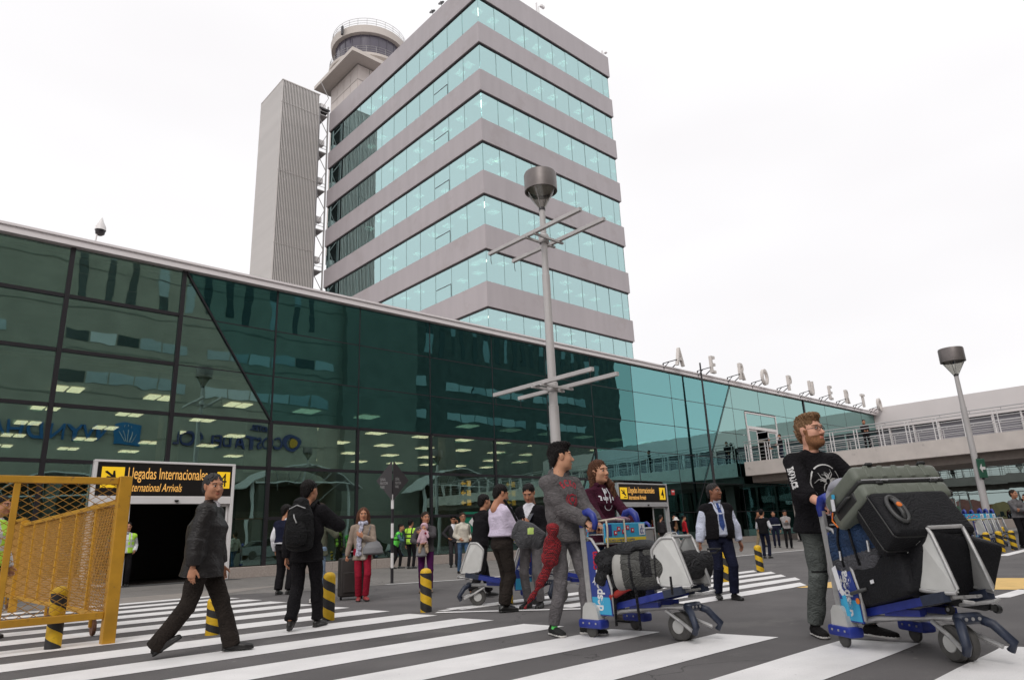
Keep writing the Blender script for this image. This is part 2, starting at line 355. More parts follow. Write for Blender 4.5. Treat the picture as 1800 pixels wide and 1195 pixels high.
for ci, x in enumerate(cols):
    thick = .13 if x < 12 else (.07 if x < 30 else .035)
    if abs(x-53.0) < .1: thick = .14
    z1 = 10.28
    if x == 10.17:   # heavy below, slim above
        MB().box(-.065, .065, -.07, .1, .3, 5.27).build('mullion', black, term, loc=(x, 0, 0)); MB().box(-.03, .03, -.02, .1, 5.27, 10.28).build('mullion', black, term, loc=(x, 0, 0)); continue
    if 13 < x < 28:
        MB().box(-.05, .05, -.06, .1, .3, 5.27).build('mullion', black, term, loc=(x, 0, 0)); MB().box(-.022, .022, -.006, .1, 5.27, 10.28).build('mullion', black, term, loc=(x, 0, 0)); continue
    zb = .3
    for a, b, t in DOORS:
        if a < x < b: zb = t
    if 44 < x < 48: MB().box(-.02, .02, -.006, .1, 8.6, z1).build('mullion', black, term, loc=(x, 0, 0)); z1 = 4.9
    p = .07 if thick > .1 else .006
    MB().box(-thick/2, thick/2, -p, .1, zb, z1).build('mullion', black, term, loc=(x, 0, 0))
for ri, z in enumerate(rows[1:-1]):
    for x0, x1 in zip(cols, cols[1:]):
        if z < 3.6 and any(a-.3 < (x0+x1)/2 < b+.3 for a, b, t in DOORS):
            continue
        if 42.3 < x0+.5 < 49 and 5.2 < z < 8: continue
        heavy = x1 < 7 or z < 5.2 and x1 < 28 or (z < 5.3 and x1 < 28) or (x1 < 10.3 and z < 8)
        if x0 == 6.8 and z > 5.3: heavy = False
        t = .055 if heavy else .018; p = .06 if heavy else .005
        MB().box(x0+.075, x1-.075, -p, .09, z-t, z+t).build('transom', black, term)
for a, b in dg:
    t = .07 if a[0] < 10 else .02
    MB().bar((a[0], -.04, a[1]-.12), (b[0], -.04, b[1]), .05, t, upv=(0, 1, 0)).build('diagonal_seam', black, term)
b = MB(); b.box(-14.3, 67.2, -.22, .6, 10.29, 10.5); b.box(-14.3, 67.2, -.27, .66, 10.503, 10.58); b.build('roof_edge', mat('roof_edge_white', (.86, .81, .82), .45), term)
for x0, x1 in ((-14.3, 4.7), (8.95, 29.05), (33.5, 66.9)):
    n = max(1, round((x1-x0)/1.75)); w = (x1-x0)/n
    for i in range(n):
        MB().bbox(x0+i*w+.006, x0+(i+1)*w-.006, -.32, .1, 0, .345, .01).build('plinth_slab', plinthm, term)
MB().box(-14.3, 67, .6, 56, 10.25, 10.5).build('roof', concrete, term)
MB().box(-14.3, 67, 26, 26.2, 0, 10.2).build('back_wall', int_dark, term)
b = MB(); b.box(-14.3, -14.1, .2, 26, 0, 10.2); b.box(66.8, 67, .2, 26, 0, 10.2); b.build('side_wall', int_dark, term)
MB().box(-14, 66.8, .25, 26, 6.66, 6.8).build('ceiling', int_ceil, term)
MB().box(-14, 66.8, .1, 26, .012, .03).build('floor', mat('terrazzo', (.22, .2, .18), .25, var=.1), term)
for k in range(9):
    MB().box(-.35, .35, -.35, .35, .03, 6.66).build('interior_column', mat('column_render', (.4, .37, .33), .7), term, loc=(1.5+k*7.4, 7.5, 0))
lm = MB()
for s in (-1, 1): lm.box(s*.25-.2, s*.25+.2, -.45, .45, -.03, 0)
lm_me = lm.mesh('ceiling_light', lamp_w)
for r_ in range(5):
    for c_ in range(16):
        if (r_*7+c_*3) % 11 == 5: continue
        obj('ceiling_light', lm_me, term, loc=(-7.6+c_*3.02, 4.2+r_*4.1, 6.63))
# interior counters & a hanging poster
b = MB(); b.bbox(10, 26, 14, 14.8, .03, 1.15, .03); b.box(10, 26, 15.5, 15.6, .03, 2.9); b.build('counter', mat('counter_front', (.28, .25, .2), .4), term)
# doors -----------------------------------------------------------
orange = mat('sign_orange', (.95, .50, .12), .5, emit=.35); signy = mat('sign_yellow', (.95, .60, .02), .45, emit=.3); signk = mat('sign_black', (.012, .010, .010), .3)
def plate_text(t, s, size, x, y, z, mt, xs=.8, shear=0, align='LEFT', off=0.0, nm='lettering', yo=.0):
    vs, fs = text_mesh(s, size, .003, xs, shear, align, off); b = MB()
    b.add([(x+v.x, y-v.z, z+v.y) for v in vs], fs); return b.build(nm, mt, t)
def plane_icon(t, cx, cz, s, y):
    b = MB(); b.bbox(cx-s/2, cx+s/2, y-.012, y, cz-s/2, cz+s/2, .003); b.build('pictogram_panel', signy, t)
    M = Matrix.Translation((cx, y-.014, cz)) @ Matrix.Rotation(R(90), 4, 'X')
    P = [(-.38, .30), (-.28, .33), (-.02, .12), (.0, .33), (.08, .35), (.13, .02), (.34, -.16), (.30, -.24), (.22, -.24), (.02, -.12), (-.30, .0), (-.28, .06), (-.08, .04), (-.36, .24)]
    b = MB(); b.prism([(px*s*.95, pz*s*.95) for px, pz in P], .004, M); b.box(cx-.02*s, cx+.36*s, y-.018, y-.012, cz-.38*s, cz-.31*s); b.build('arrival_pictogram', signk, t)
for di, (x0, x1, zt) in enumerate(DOORS):
    t = thing('arrivals_entrance', ('sliding door under the large arrivals sign behind the yellow fence' if di == 0 else 'sliding door under the smaller arrivals sign with a full figure 4 visible'), 'doorway', (0, D-.14, 0))
    frame = white if di == 0 else alu
    zs = 2.62 if di == 0 else 2.45
    b = MB(); b.bbox(x0-.03, x1+.03, -.12, .1, zt, zt+.07, .01); b.bbox(x0-.03, x0+.07, -.12, .1, .0, zt-.003, .01); b.bbox(x1-.07, x1+.03, -.12, .1, .0, zt-.003, .01)
    b.bbox(x0+.073, x1-.073, -.12, .1, zs-.24, zs, .01); b.build('door_frame', frame, t)
    b = MB(); b.box(x0+.075, x1-.075, -.1, .08, zs+.004, zt-.004); b.build('sign_board', signk, t)
    h = zt-zs; zc = (zt+zs)/2
    if di == 0:
        plate_text(t, 'Llegadas Internacionales', .50, x0+.9, -.105, zs+h*.52, orange, xs=.49)
        plate_text(t, 'International Arrivals', .36, x0+.9, -.105, zs+h*.14, orange, xs=.52, shear=.3)
        plane_icon(t, x0+.5, zc+.05, .62, -.1)
        b = MB(); b.bbox(x1-.56, x1-.14, -.115, -.1, zc-.24, zc+.3, .003); b.build('number_panel', signy, t)
        plate_text(t, '4', .62, x1-.35, -.118, zc-.18, signk, xs=.75, align='CENTER', nm='number')
        leaf = [(x0+.09, 5.85), (8.35, x1-.09)]
    else:
        plate_text(t, 'Llegadas Internacionales', .46, x0+.84, -.105, zs+h*.52, orange, xs=.52)
        plate_text(t, 'International Arrivals', .34, x0+.84, -.105, zs+h*.16, orange, xs=.52, shear=.3)
        plane_icon(t, x0+.46, zc, .60, -.1)
        b = MB(); b.bbox(x1-.72, x1-.2, -.115, -.1, zc-.33, zc+.33, .003); b.build('number_panel', signy, t)
        plate_text(t, '4', .66, x1-.46, -.118, zc-.23, signk, xs=.8, align='CENTER', nm='number', off=.01)
        leaf = [(x0+.09, x0+1.1), (x1-1.3, x1-.09)]
    b = MB(); b.lathe([(0, -.07), (.05, -.05), (.07, 0)], 12, ((x0+x1)/2+.3, -.14, zs-.12), ax='z'); b.build('motion_sensor', signk, t)
    for a, c in leaf:
        b = MB()
        for q0, q1 in ((a, a+.06), (c-.06, c)): b.box(q0, q1, .02, .07, .02, zs-.25)
        b.box(a+.061, c-.061, .02, .07, .02, .12); b.box(a+.061, c-.061, .02, .07, zs-.32, zs-.25); lf = b.build('door_leaf', frame, t)
        MB().box(a+.062, c-.062, .04, .05, .121, zs-.321).build('pane', g_grey, lf)
    if di == 0:
        vb = mat('added_box_black', (.022, .018, .018), .6); MB().box(x0-.2, x1+.2, 4.5, 4.6, .03, 3.6).build('added_dark_wall', vb, t); MB().box(x0-.25, x0-.15, .2, 4.5, .03, 3.6).build('added_dark_wall', vb, t); MB().box(x1+.15, x1+.25, .2, 4.5, .03, 3.6).build('added_dark_wall', vb, t); MB().box(x0-.25, x1+.25, .2, 4.6, 3.61, 3.7).build('added_dark_ceiling', vb, t); MB().box(x0-.1, x1+.1, .2, 4.5, .031, .035).build('added_dark_floor', mat('added_floor_black', (.04, .035, .033), .2), t)  # near-black box added to keep the lit interior out of the opening
    MB().box(x0-.1, x1+.1, -1.0, -.12, 0, .012).build('door_mat', mat('door_mat', (.05, .05, .05), .95), t)
# red small signs and arrow sign
for x in (28.35, 34.35):
    b = MB(); b.bbox(x-.16, x+.16, -.03, 0, 2.88, 3.18, .005); b.box(x-.12, x+.12, -.034, -.03, 3.05, 3.12, 1)
    b.build('notice', [mat('red_sign', (.55, .04, .04), .5), white], term)
b = MB(); b.box(18.9, 19.7, -.03, -.005, 1.2, 2.05); b.build('exit_sign', mat('green_sign', (.0, .16, .09), .5), term)
P = [(-.28, 0), (-.02, .24), (-.02, .1), (.05, .1), (.05, -.1), (-.02, -.1), (-.02, -.24)]
MB().prism([(x*.9, z*.9) for x, z in P], .004, Matrix.Translation((19.4, -.033, 1.62)) @ Matrix.Rotation(R(90), 4, 'X')).build('arrow', white, term)
amber = mat('amber_display', (1, .5, .05), emit=.8)
for x in (19.6, 22.3):
    for k in range(3):
        b = MB(); z = 3.2-k*.42; b.box(x, x+.22, .6, .62, z, z+.25); b.prism([(-.3, .0), (-.15, .12), (-.15, .04), (-.02, .04), (-.02, -.04), (-.15, -.04), (-.15, -.12)], .01, Matrix.Translation((x-.05, .62, z+.12)) @ Matrix.Rotation(R(90), 4, 'X'))
        b.build('display_symbol', amber, term)
vs, fs = text_mesh('PERET PECKAR', .34, .004, .8); b = MB(); b.add([(47.8+v.x, -.01-v.z, 2.35+v.y) for v in vs], fs); b.build('lettering', mat('pale_cyan_print', (.35, .75, .75), .5), term)
# large poster inside, upper left
b = MB(); b.box(10.15, 13.1, 2.2, 2.24, 3.7, 6.0); b.build('poster', mat('poster_print', (.45, .43, .38), .5, var=.5, vscale=1.1), term)
plate_text(term, 'QLED TV', .28, 11.9, 2.19, 5.6, white, xs=.8, nm='lettering')
# upper-level door
t = thing('upper_level_doorway', 'white framed sliding door opening onto the footbridge', 'doorway', (0, D, 0))
b = MB(); b.box(43.78, 48.08, -.06, .1, 7.42, 7.62); b.box(43.78, 43.98, -.06, .1, 5.06, 7.417); b.box(47.88, 48.08, -.06, .1, 5.06, 7.417); b.box(43.75, 48.1, -.05, .1, 8.5, 8.6); b.box(43.75, 43.85, -.05, .1, 7.623, 8.497); b.box(48.0, 48.1, -.05, .1, 7.623, 8.497)
b.build('door_frame', white, t)
MB().box(43.86, 45.9, 0, .02, 7.63, 8.49).build('pane', g_light, t); MB().box(45.95, 47.99, 0, .02, 7.63, 8.49).build('pane', g_light, t)
for a, c in ((44.0, 45.15), (46.7, 47.86)):
    b = MB(); b.box(a, a+.08, .0, .05, 5.06, 7.4); b.box(c-.08, c, .0, .05, 5.06, 7.4); b.box(a+.081, c-.081, 0, .05, 5.06, 5.2); b.box(a+.081, c-.081, 0, .05, 7.3, 7.4); lf = b.build('door_leaf', white, t)
    MB().box(a+.082, c-.082, .02, .03, 5.21, 7.29).build('pane', g_light, lf)
# ---------------------------------------------------------------- roof letters
xs_ = [35.5, 39.2, 42.8, 46.0, 49.7, 53.3, 56.7, 59.9, 63.3, 66.9]
letm = mat('off_white_letter', (.62, .58, .55), .5, var=.08)
for i, ch in enumerate('AEROPUERTO'):
    o = thing('sign_letter', 'raised roof letter %s, %s of the ten in the word on the terminal roof' % (ch, ['first', 'second', 'third', 'fourth', 'fifth', 'sixth', 'seventh', 'eighth', 'ninth', 'last'][i]), 'letter', (xs_[i], D-.7, 10.62), 0, 'letters on the terminal roof')
    vs, fs = text_mesh(ch, 1.62, .10, .66, 0, 'CENTER', .018)
    b = MB(); b.add([(v.x, -v.z, v.y) for v in vs], fs); b.build('letter_body', letm, o)
    b = MB()
    b.bar((-.25, 0, .35), (-1.05, .5, .1), .05, .05); b.bar((-1.05, .5, .1), (-1.05, .5, -.3), .06, .06); b.bar((-.7, .3, .2), (-1.05, .5, -.2), .04, .04); b.bar((.0, .05, .3), (.0, .8, -.15), .05, .05)
    b.build('bracket', dark, o)
# ---------------------------------------------------------------- tower
TX0, TX1, TY0, TY1 = 36.15, 56.15, 42.0, 72.2
tw = thing('office_tower', 'tall office block with grey spandrel bands and pale teal glass strips', 'building', (0, 0, 0))
FZ = lambda k: 19.89+5.355*k       # spandrel bottoms
for k in range(-2, 7):
    z0 = FZ(k); z1 = z0+2.27 if k < 6 else 54.72
    b = MB(); b.box(TX0, TX1, TY0, TY1, z0, z1); b.build('spandrel', spandrel, tw)
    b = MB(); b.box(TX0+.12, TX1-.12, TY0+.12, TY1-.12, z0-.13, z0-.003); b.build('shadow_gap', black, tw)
MB().box(TX0+6, TX1-6, TY0+6, TY1-6, 8, 53).build('core', int_dark, tw)
tl = MB(); tl.box(-.45, -.03, -.45, .45, -.03, 0); tl.box(.03, .45, -.45, .45, -.03, 0); tl_me = tl.mesh('ceiling_light', mat('lit_office_panel', (1, .97, .8), emit=5))
fx = [TX0+.22+(TX1-TX0-.44)*i/9.5 for i in range(10)]+[TX1-.22]
fy = [TY0+.22+(TY1-TY0-.44)*i/12 for i in range(13)]
random.seed(11)
for k in range(-2, 6):
    z0 = FZ(k)+2.272; z1 = FZ(k+1)-.13; h = z1-z0
    me = MB().box(-.5, .5, -.006, .006, 0, h).mesh('pane', g_tower); jm = MB().box(-.009, .009, -.012, .012, 0, h).mesh('glazing_joint', mat('joint_grey_green', (.16, .24, .24), .5))
    for a, c in zip(fx, fx[1:]):
        o = obj('pane', me, tw, loc=((a+c)/2, TY0+.2, z0), rot=(R(random.uniform(-.25, .25)), 0, R(random.uniform(-.25, .25)))); o.scale = (c-a-.003, 1, 1); obj('glazing_joint', jm, tw, loc=(c, TY0+.185, z0))
    for a, c in zip(fy, fy[1:]):
        o = obj('pane', me, tw, loc=(TX0+.2, (a+c)/2, z0), rot=(0, R(random.uniform(-.2, .2)), R(90+random.uniform(-.2, .2)))); o.scale = (c-a-.003, 1, 1); obj('glazing_joint', jm, tw, loc=(TX0+.185, c, z0))
    MB().box(TX1-.21, TX1-.19, TY0+.22, TY1-.2, z0, z1).build('side_glazing', g_tower, tw)
    for i in range(9):
        if random.random() < .75: obj('ceiling_light', tl_me, tw, loc=(TX0+1.3+i*2.08, TY0+random.choice((1.6, 1.6, 3.2)), z1-.03))
    for i in range(9):
        if random.random() < .6: obj('ceiling_light', tl_me, tw, loc=(TX0+random.choice((1.4, 1.4, 3.0)), TY0+2.2+i*2.48, z1-.03))
    bl = MB()      # vertical blinds at the far end of the left face
    for i in range(22): bl.box(TX0+.6, TX0+.64, TY1-7.2+i*.32, TY1-7.2+i*.32+.16, z0, z1)
    bl.build('vertical_blinds', mat('blind_fabric', (.35, .4, .37), .8), tw)
    if k < 5:      # opening casement outline on one pane
        a, c = fy[2], fy[3]
        b = MB(); b.box(TX0+.17, TX0+.185, a+.1, c-.1, z0+h*.45, z0+h*.47); b.box(TX0+.17, TX0+.185, a+.1, a+.13, z0+.05, z0+h*.449); b.build('casement_frame', dark, tw)
def dish(px, py, Yp, label, s=.55):
    p = gy(px, py, Yp); t = thing('satellite_dish', label, 'dish antenna', (p.x, p.y, 54.72))
    MB().tube([(0, 0, 0), (0, 0, .9)], .04, 6).build('mast', alu, t)
    b = MB(); M = Matrix.Translation((0, 0, 1.0)) @ Euler((R(60), 0, R(-50))).to_matrix().to_4x4(); b.lathe([(0, 0), (s*.5, .06), (s*.9, .2), (s, .28)], 16, M=M); b.tube([M @ Vector((0, 0, 0)), M @ Vector((0, 0, .5))], .03, 6); b.build('reflector', alu, t, smooth=True)
for (px, py, yo), lb in (((757, 30, 49.7), 'small grey dish on the roof edge, lower of the two left of the corner'), ((773, 18, 48.1), 'small grey dish on the roof edge, upper of the two left of the corner')):
    t = thing('satellite_dish', lb, 'dish antenna', (36.4, yo, 54.72))
    MB().tube([(0, 0, 0), (0, 0, .5)], .04, 6).build('mast', alu, t)
    M = Matrix.Translation((0, 0, .6)) @ Euler((R(70), 0, R(-60))).to_matrix().to_4x4(); b = MB(); b.lathe([(0, 0), (.22, .04), (.36, .12)], 14, M=M); b.tube([M @ Vector((0, 0, 0)), M @ Vector((0, 0, .35))], .025, 6); b.build('reflector', dark, t, smooth=True)
def roofcam(x, lb, s=1):
    t = thing('roof_camera', lb, 'camera', (x, 42.2, 54.72)); b = MB(); b.tube([(0, 0, 0), (0, 0, 1.1*s), (.35*s, -.1, 1.25*s)], .05, 6); b.build('arm', white, t)
    MB().bbox(.2*s, .75*s, -.25, .05, 1.1*s, 1.4*s, .03).build('housing', white, t)
    MB().box(-.35, -.3, -.1, .1, .2, 1.4*s).build('antenna_panel', white, t)
roofcam(45.0, 'white camera and flat antenna on the parapet above the front face'); roofcam(55.7, 'small white camera at the right end of the tower parapet', .5)
# ---------------------------------------------------------------- louvred stair tower
louv = thing('louvred_tower', 'narrow stair tower clad in vertical grey fins beside the office block', 'building', (0, 0, 0))
lx0, lx1, ly0, ly1, lz = 29.6, 34.6, 72.0, 78.5, 56.7
finm = mat('fin_metal', (.56, .535, .52), .55, var=.06, vscale=.6); backm = mat('mesh_back', (.05, .046, .045), .8, var=.3, vscale=2)
MB().box(lx0+.12, lx1-.05, ly0+.15, ly1, 0, lz-.2).build('wall', backm, louv)
nf = 25; fm = MB().box(-.048, .048, -.07, .07, 0, lz-8).mesh('fin', finm)
for i in range(nf): obj('fin', fm, louv, loc=(lx0+.1+(lx1-lx0-.2)*i/(nf-1), ly0, 8))
fm2 = MB().box(-.03, .03, -.10, .10, 0, lz-8).mesh('fin', finm)
for i in range(26): obj('fin', fm2, louv, loc=(lx0+.03, ly0+.1+(ly1-ly0-.15)*i/25, 8))
for i in range(5):
    z = 16+i*9.4; MB().box(lx0-.012, lx1, ly0-.1, ly0+.1, z, z+.03).build('fin_joint', finm, louv)
MB().box(lx0-.03, lx1+.03, ly0-.12, ly1, lz-.02, lz+.1).build('coping', finm, louv)
# white slips painting in sky light seen through perforations
random.seed(5)
b = MB()
for i in range(330):
    grp = random.choice([0, 1]); k = random.randint(0, 5)
    zc = 52-k*7.2-grp*2.2+random.gauss(0, 1.6); i_ = int(random.gauss(3 if grp == 0 else 20, 1.6)); i_ = min(max(i_, 0), nf-2)
    x = lx0+.1+(lx1-lx0-.2)*(i_+.5)/(nf-1); b.box(x-.03, x+.03, ly0+.10, ly0+.14, zc, zc+random.uniform(.12, .4))
b.build('painted_sky_slot', white, louv)
lat = thing('steel_stair_frame', 'open steel lattice and landings between the louvred tower and the office block', 'steel frame', (0, 0, 0))
st = mat('painted_steel', (.36, .35, .35), .5)
for x in (34.75, 35.95):
    for y in (72.2, 75.5):
        MB().box(x-.08, x+.08, y-.08, y+.08, 8, 55.6 if y < 74 else 56).build('post', st, lat)
for k in range(9):
    z = 10+5.355*k+1.2
    b = MB(); b.box(34.84, 35.86, 72.15, 75.4, z, z+.12); b.build('landing', st, lat)
    b = MB(); b.bar((34.75, 72.2, z+.3), (35.95, 72.2, z+2.9), .07, .07); b.bar((35.95, 72.2, z+2.9), (34.75, 72.2, z+4.9), .07, .07); b.build('brace', st, lat)
    b = MB()
    for zz in (1.0, .55): b.bar((34.8, 72.12, z+zz), (35.9, 72.12, z+zz), .05, .05)
    b.build('guard_rail', st, lat)
    MB().bbox(35.0, 35.75, 72.5, 73.2, z+1.3, z+2.0, .04).build('air_conditioner', white, lat)
MB().box(34.7, 36.1, 72.0, 76, 54.9, 55.1).build('cap', dark, lat)
MB().box(34.8, 35.9, 76, 76.1, 8, 54.5).build('back_panel', mat('back_panel', (.06, .055, .055), .8), lat)
# ---------------------------------------------------------------- control tower
ct = thing('control_tower', 'round airport control cab on a square panelled shaft behind the office block', 'tower', (0, 0, 0))
panelm = mat('shaft_panel', (.60, .54, .51), .6, var=.05, vscale=.3)
sx0, sy0, sxe, sye = 43.3, 78.0, 51.3, 86.2
MB().box(sx0+.06, sxe, sy0+.06, sye, 40, 69.4).build('shaft', dark, ct)
for i in range(4):
    for j in range(11):
        z = 41.3+j*2.55; w = 8.2/4
        MB().box(sx0+.06+i*1.98, sx0+(i+1)*1.98-.02, sy0, sy0+.05, z+.04, z+2.49).build('cladding_panel', panelm, ct)
        MB().box(sx0, sx0+.05, sy0+.06+i*w, sy0+(i+1)*w-.02, z+.04, z+2.49).build('cladding_panel', panelm, ct)
slabm = mat('slab_concrete', (.58, .53, .49), .7, var=.06)
b = MB(); b.box(sx0-2.1, sxe+1.5, sy0-2.1, sye+1.6, 69.45, 70.05); b.build('roof_slab', slabm, ct)
cx, cy = 47.9, 82.6
b = MB(); b.lathe([(0, 70.07), (4.6, 70.07), (6.2, 71.3), (6.25, 71.7), (0, 71.7)], 48, (cx, cy, 0)); b.build('gallery_deck', slabm, ct)
b = MB(); b.lathe([(5.0, 71.7), (5.3, 75.5)], 48, (cx, cy, 0)); b.build('cab_glazing', mat('cab_glass', (.10, .09, .12), .12, spec=.6), ct, smooth=True)
for k in range(24):
    a = 2*math.pi*k/24; MB().bar((cx+5.04*math.cos(a), cy+5.04*math.sin(a), 71.7), (cx+5.34*math.cos(a), cy+5.34*math.sin(a), 75.5), .08, .08).build('cab_mullion', mat('cab_frame', (.13, .12, .15), .5), ct)
b = MB(); b.lathe([(5.1, 75.5), (5.9, 75.55), (6.05, 76.7), (5.8, 76.85), (0, 77.0)], 48, (cx, cy, 0)); b.build('cab_roof', slabm, ct, smooth='auto')
def ringrail(r, z0, h, n, nm):
    b = MB()
    for zz in (h, h*.66, h*.33): b.tube([(cx+r*math.cos(2*math.pi*k/48), cy+r*math.sin(2*math.pi*k/48), z0+zz) for k in range(48)], .03, 5, closed=True)
    for k in range(n):
        a = 2*math.pi*k/n; b.tube([(cx+r*math.cos(a), cy+r*math.sin(a), z0), (cx+r*math.cos(a), cy+r*math.sin(a), z0+h)], .03, 5)
    b.build(nm, st, ct)
ringrail(5.8, 76.8, 1.3, 26, 'roof_rail'); ringrail(6.1, 71.7, 1.2, 26, 'gallery_rail')
b = MB()
for x, y in ((49.3, 77.85), (50.4, 77.85)): b.bar((x, y, 60), (x, y, 72.9), .12, .12)
for k in range(9): b.bar((49.3, 77.85, 58+k*1.6), (50.4, 77.85, 59.2+k*1.6), .08, .08)
b.build('access_ladder', dark, ct)
MB().bbox(cx-6.2, cx-5.9, cy-2.4, cy-2.0, 75.3, 76.8, .05).build('speaker_box', dark, ct)
# ---------------------------------------------------------------- footbridge
br = thing('footbridge', 'concrete pedestrian bridge running from the upper doors over the road', 'bridge', (0, 0, 0))
MB().box(42.35, 48.6, -12, 23.72, 4.15, 5.04).build('deck_beam', concrete, br)
MB().box(43.1, 47.9, -12, 23.7, 3.72, 4.147).build('under_beam', mat('soffit_shade_concrete', (.36, .31, .28), .8, var=.1), br)  # darker copy of the concrete, with underside shade put into its colour
for y in (21.6, 4.0, -8): MB().bbox(44.6, 45.3, y-.35, y+.35, 0, 3.717, .03).build('column', concrete, br)
MB().bbox(43.15, 43.6, 20.6, 21.2, 3.35, 3.715, .03).build('lamp_housing', white, br)
MB().bbox(43.2, 43.6, 17.4, 17.8, 3.4, 3.715, .03).build('lamp_housing', white, br)
rail = mat('rail_steel', (.48, .47, .47), .4, metal=.4)
for X, d in ((42.5, 1), (48.45, -1)):
    y = 23.6
    while y > -11:
        b = MB(); b.box(X-.03, X+.03, y-.02, y+.02, 5.04, 6.22); b.box(X-.03, X+.03, y-.20, y-.16, 5.04, 6.22); b.build('rail_post', white if d > 0 else rail, br); y -= 1.42
    for z, r in ((6.2, .028), (5.92, .02), (5.66, .014), (5.44, .014), (5.22, .014)):
        MB().tube([(X, 23.65, z), (X, -11.5, z)], r, 6).build('rail', rail, br)
    b = MB(); b.tube([(X-.06*d, 23.65, 6.36), (X-.06*d, -11.5, 6.36)], .03, 6)
    y = 23.2
    while y > -11: b.bar((X, y, 6.2), (X-.06*d, y, 6.36), .02, .02); y -= 1.42
    b.build('handrail', rail, br)
# ---------------------------------------------------------------- right wing
wg = thing('terminal_wing', 'white topped glass wing of the terminal beyond the footbridge', 'building', (67.3, 0, 0))
wwall = mat('wing_render', (.78, .735, .73), .7, var=.03, vscale=.5)
MB().box(0, 30, -20, 26, 9.0, 10.95).build('parapet', wwall, wg)
MB().box(.0, 30, -20, 26, 6.9, 7.45).build('string_course', wwall, wg)
MB().box(.35, 30, -20, 26, 7.453, 8.997).build('dark_band', mat('wing_dark', (.09, .085, .10), .4), wg)
MB().box(.5, 30, -20, 26, .0, 6.88).build('inner_wall', int_dark, wg)
y = 25.0; me = MB().box(0, .03, -.96, .96, 0, 1.44).mesh('window', mat('mauve_window', (.20, .19, .215), .25)); me2 = MB().box(0, .30, -.06, .06, 0, 1.5).mesh('pier', wwall)
me3 = [MB().box(0, .02, -.98, .98, 0, 2.02).mesh('pane', mm_) for mm_ in (g_grey, g_light)]
while y > -18:
    obj('window', me, wg, loc=(.3, y-.98, 7.48)); obj('pier', me2, wg, loc=(.02, y, 7.46))
    for r_ in range(3): obj('pane', me3[0], wg, loc=(.25, y-.98, .7+r_*2.07), rot=(0, R(random.uniform(-.1, .1)), R(11+random.uniform(-.3, .3))))
    y -= 2.0
MB().box(0, .4, -20, 26, 0, .68).build('plinth', plinthm, wg)
# ---------------------------------------------------------------- hotel across the road (seen mirrored in the glass)
ho = thing('hotel_building', 'concrete hotel across the road, seen mirrored in the terminal glass', 'building', (0, -30, 0))
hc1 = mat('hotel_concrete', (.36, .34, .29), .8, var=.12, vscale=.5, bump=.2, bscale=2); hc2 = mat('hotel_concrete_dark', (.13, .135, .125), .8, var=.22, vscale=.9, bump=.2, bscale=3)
hc3 = mat('hotel_shaft_concrete', (.24, .24, .21), .8, var=.12, vscale=.5)
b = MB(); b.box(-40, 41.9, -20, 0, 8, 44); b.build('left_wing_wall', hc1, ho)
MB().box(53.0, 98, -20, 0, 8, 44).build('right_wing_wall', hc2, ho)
MB().box(41.9, 53.0, -20, 1.2, 0, 46).build('stair_shaft', hc3, ho)
for z in (12.2, 16.4, 20.8, 25.2, 29.8, 34.4, 39): MB().box(-40, 41.85, 0, .05, z, z+.12).build('string_course', hc3, ho)
hwin = mat('hotel_window', (.42, .50, .53), .25, var=.3, vscale=.4); hwin2 = mat('hotel_window_dark', (.05, .07, .07), .15); blindm = mat('hotel_blind', (.62, .66, .68), .6)
random.seed(21)
wms = [MB().bbox(-.5, .5, 0, .06, 0, 1, .01).mesh('window', q) for q in (hwin, hwin2, blindm)]
for z in (21.75, 17.35):
    for x0, x1, st_ in ((-30, 8, 2.3), (11.5, 23, 2.3), (25, 41, 2.6), (53.2, 55.3, 2), (58.6, 75, 2.6), (76.5, 88, 2.3)):
        x = x0
        while x+st_*.9 <= x1+.3:
            o = obj('window', random.choice(wms if x < 50 else (wms[0], wms[2], wms[2])), ho, loc=(x+st_/2, 0, z)); o.scale = (st_*.94, 1, 1.15); x += st_
sl = MB().bbox(-.5, .5, 0, .05, 0, 1, .01).mesh('slit_window', hwin2); sl2 = MB().bbox(-.5, .5, 0, .05, 0, 1, .01).mesh('slit_window', hwin)
x = 12.5
while x < 96:
    if not 40.5 < x < 54:
        z = 26.5+random.uniform(-.4, .8)
        while z < 42:
            h = random.uniform(1.6, 3.4); o = obj('slit_window', random.choice((sl, sl, sl2)), ho, loc=(x, 0, z)); o.scale = (random.uniform(.65, .95), 1, h); z += h+.06
    x += random.choice((1.9, 2.1, 2.6, 3.1)) if x < 54 else random.choice((1.7, 2.0, 2.3))
# ground storey: columns, glazing
MB().box(-40, 98, -14, -6, 0, 8).build('lobby_wall', mat('lobby', (.16, .15, .13), .7, var=.3, vscale=.3), ho)
for k in range(14): MB().bbox(-38+k*10, -37+k*10, -1.2, -.2, 0, 8, .03).build('column', hc3, ho)
bluel = mat('blue_lettering', (.01, .12, .34), .4); navyl = mat('navy_lettering', (.03, .04, .16), .4)
def mtext(s, size, x_right, z, mt, xs):      # reads correctly for someone standing at the terminal (looking towards -Y)
    vs, fs = text_mesh(s, size, .12, xs, 0, 'LEFT', .02); b = MB(); b.add([(x_right-v.x, .16+v.z, z+v.y) for v in vs], fs); b.build('lettering', mt, ho)
mtext('COSTA DEL SOL', 1.9, 34.6, 11.9, navyl, .86); mtext('WYNDHAM', 2.1, 16.2, 11.8, bluel, .98); mtext('HOTEL', .7, 33, 13.9, navyl, 1)
b = MB(); b.bbox(16.9, 19.3, .02, .16, 11.5, 13.6, .03); b.build('logo_panel', mat('logo_blue', (.01, .16, .40), .4), ho)
b = MB()
for k in (-2, -1, 0, 1, 2):
    b.bar((18.1+k*.12, .18, 11.85), (18.1+k*.36, .18, 12.95-abs(k)*.12), .04, .14, upv=(0, 1, 0))
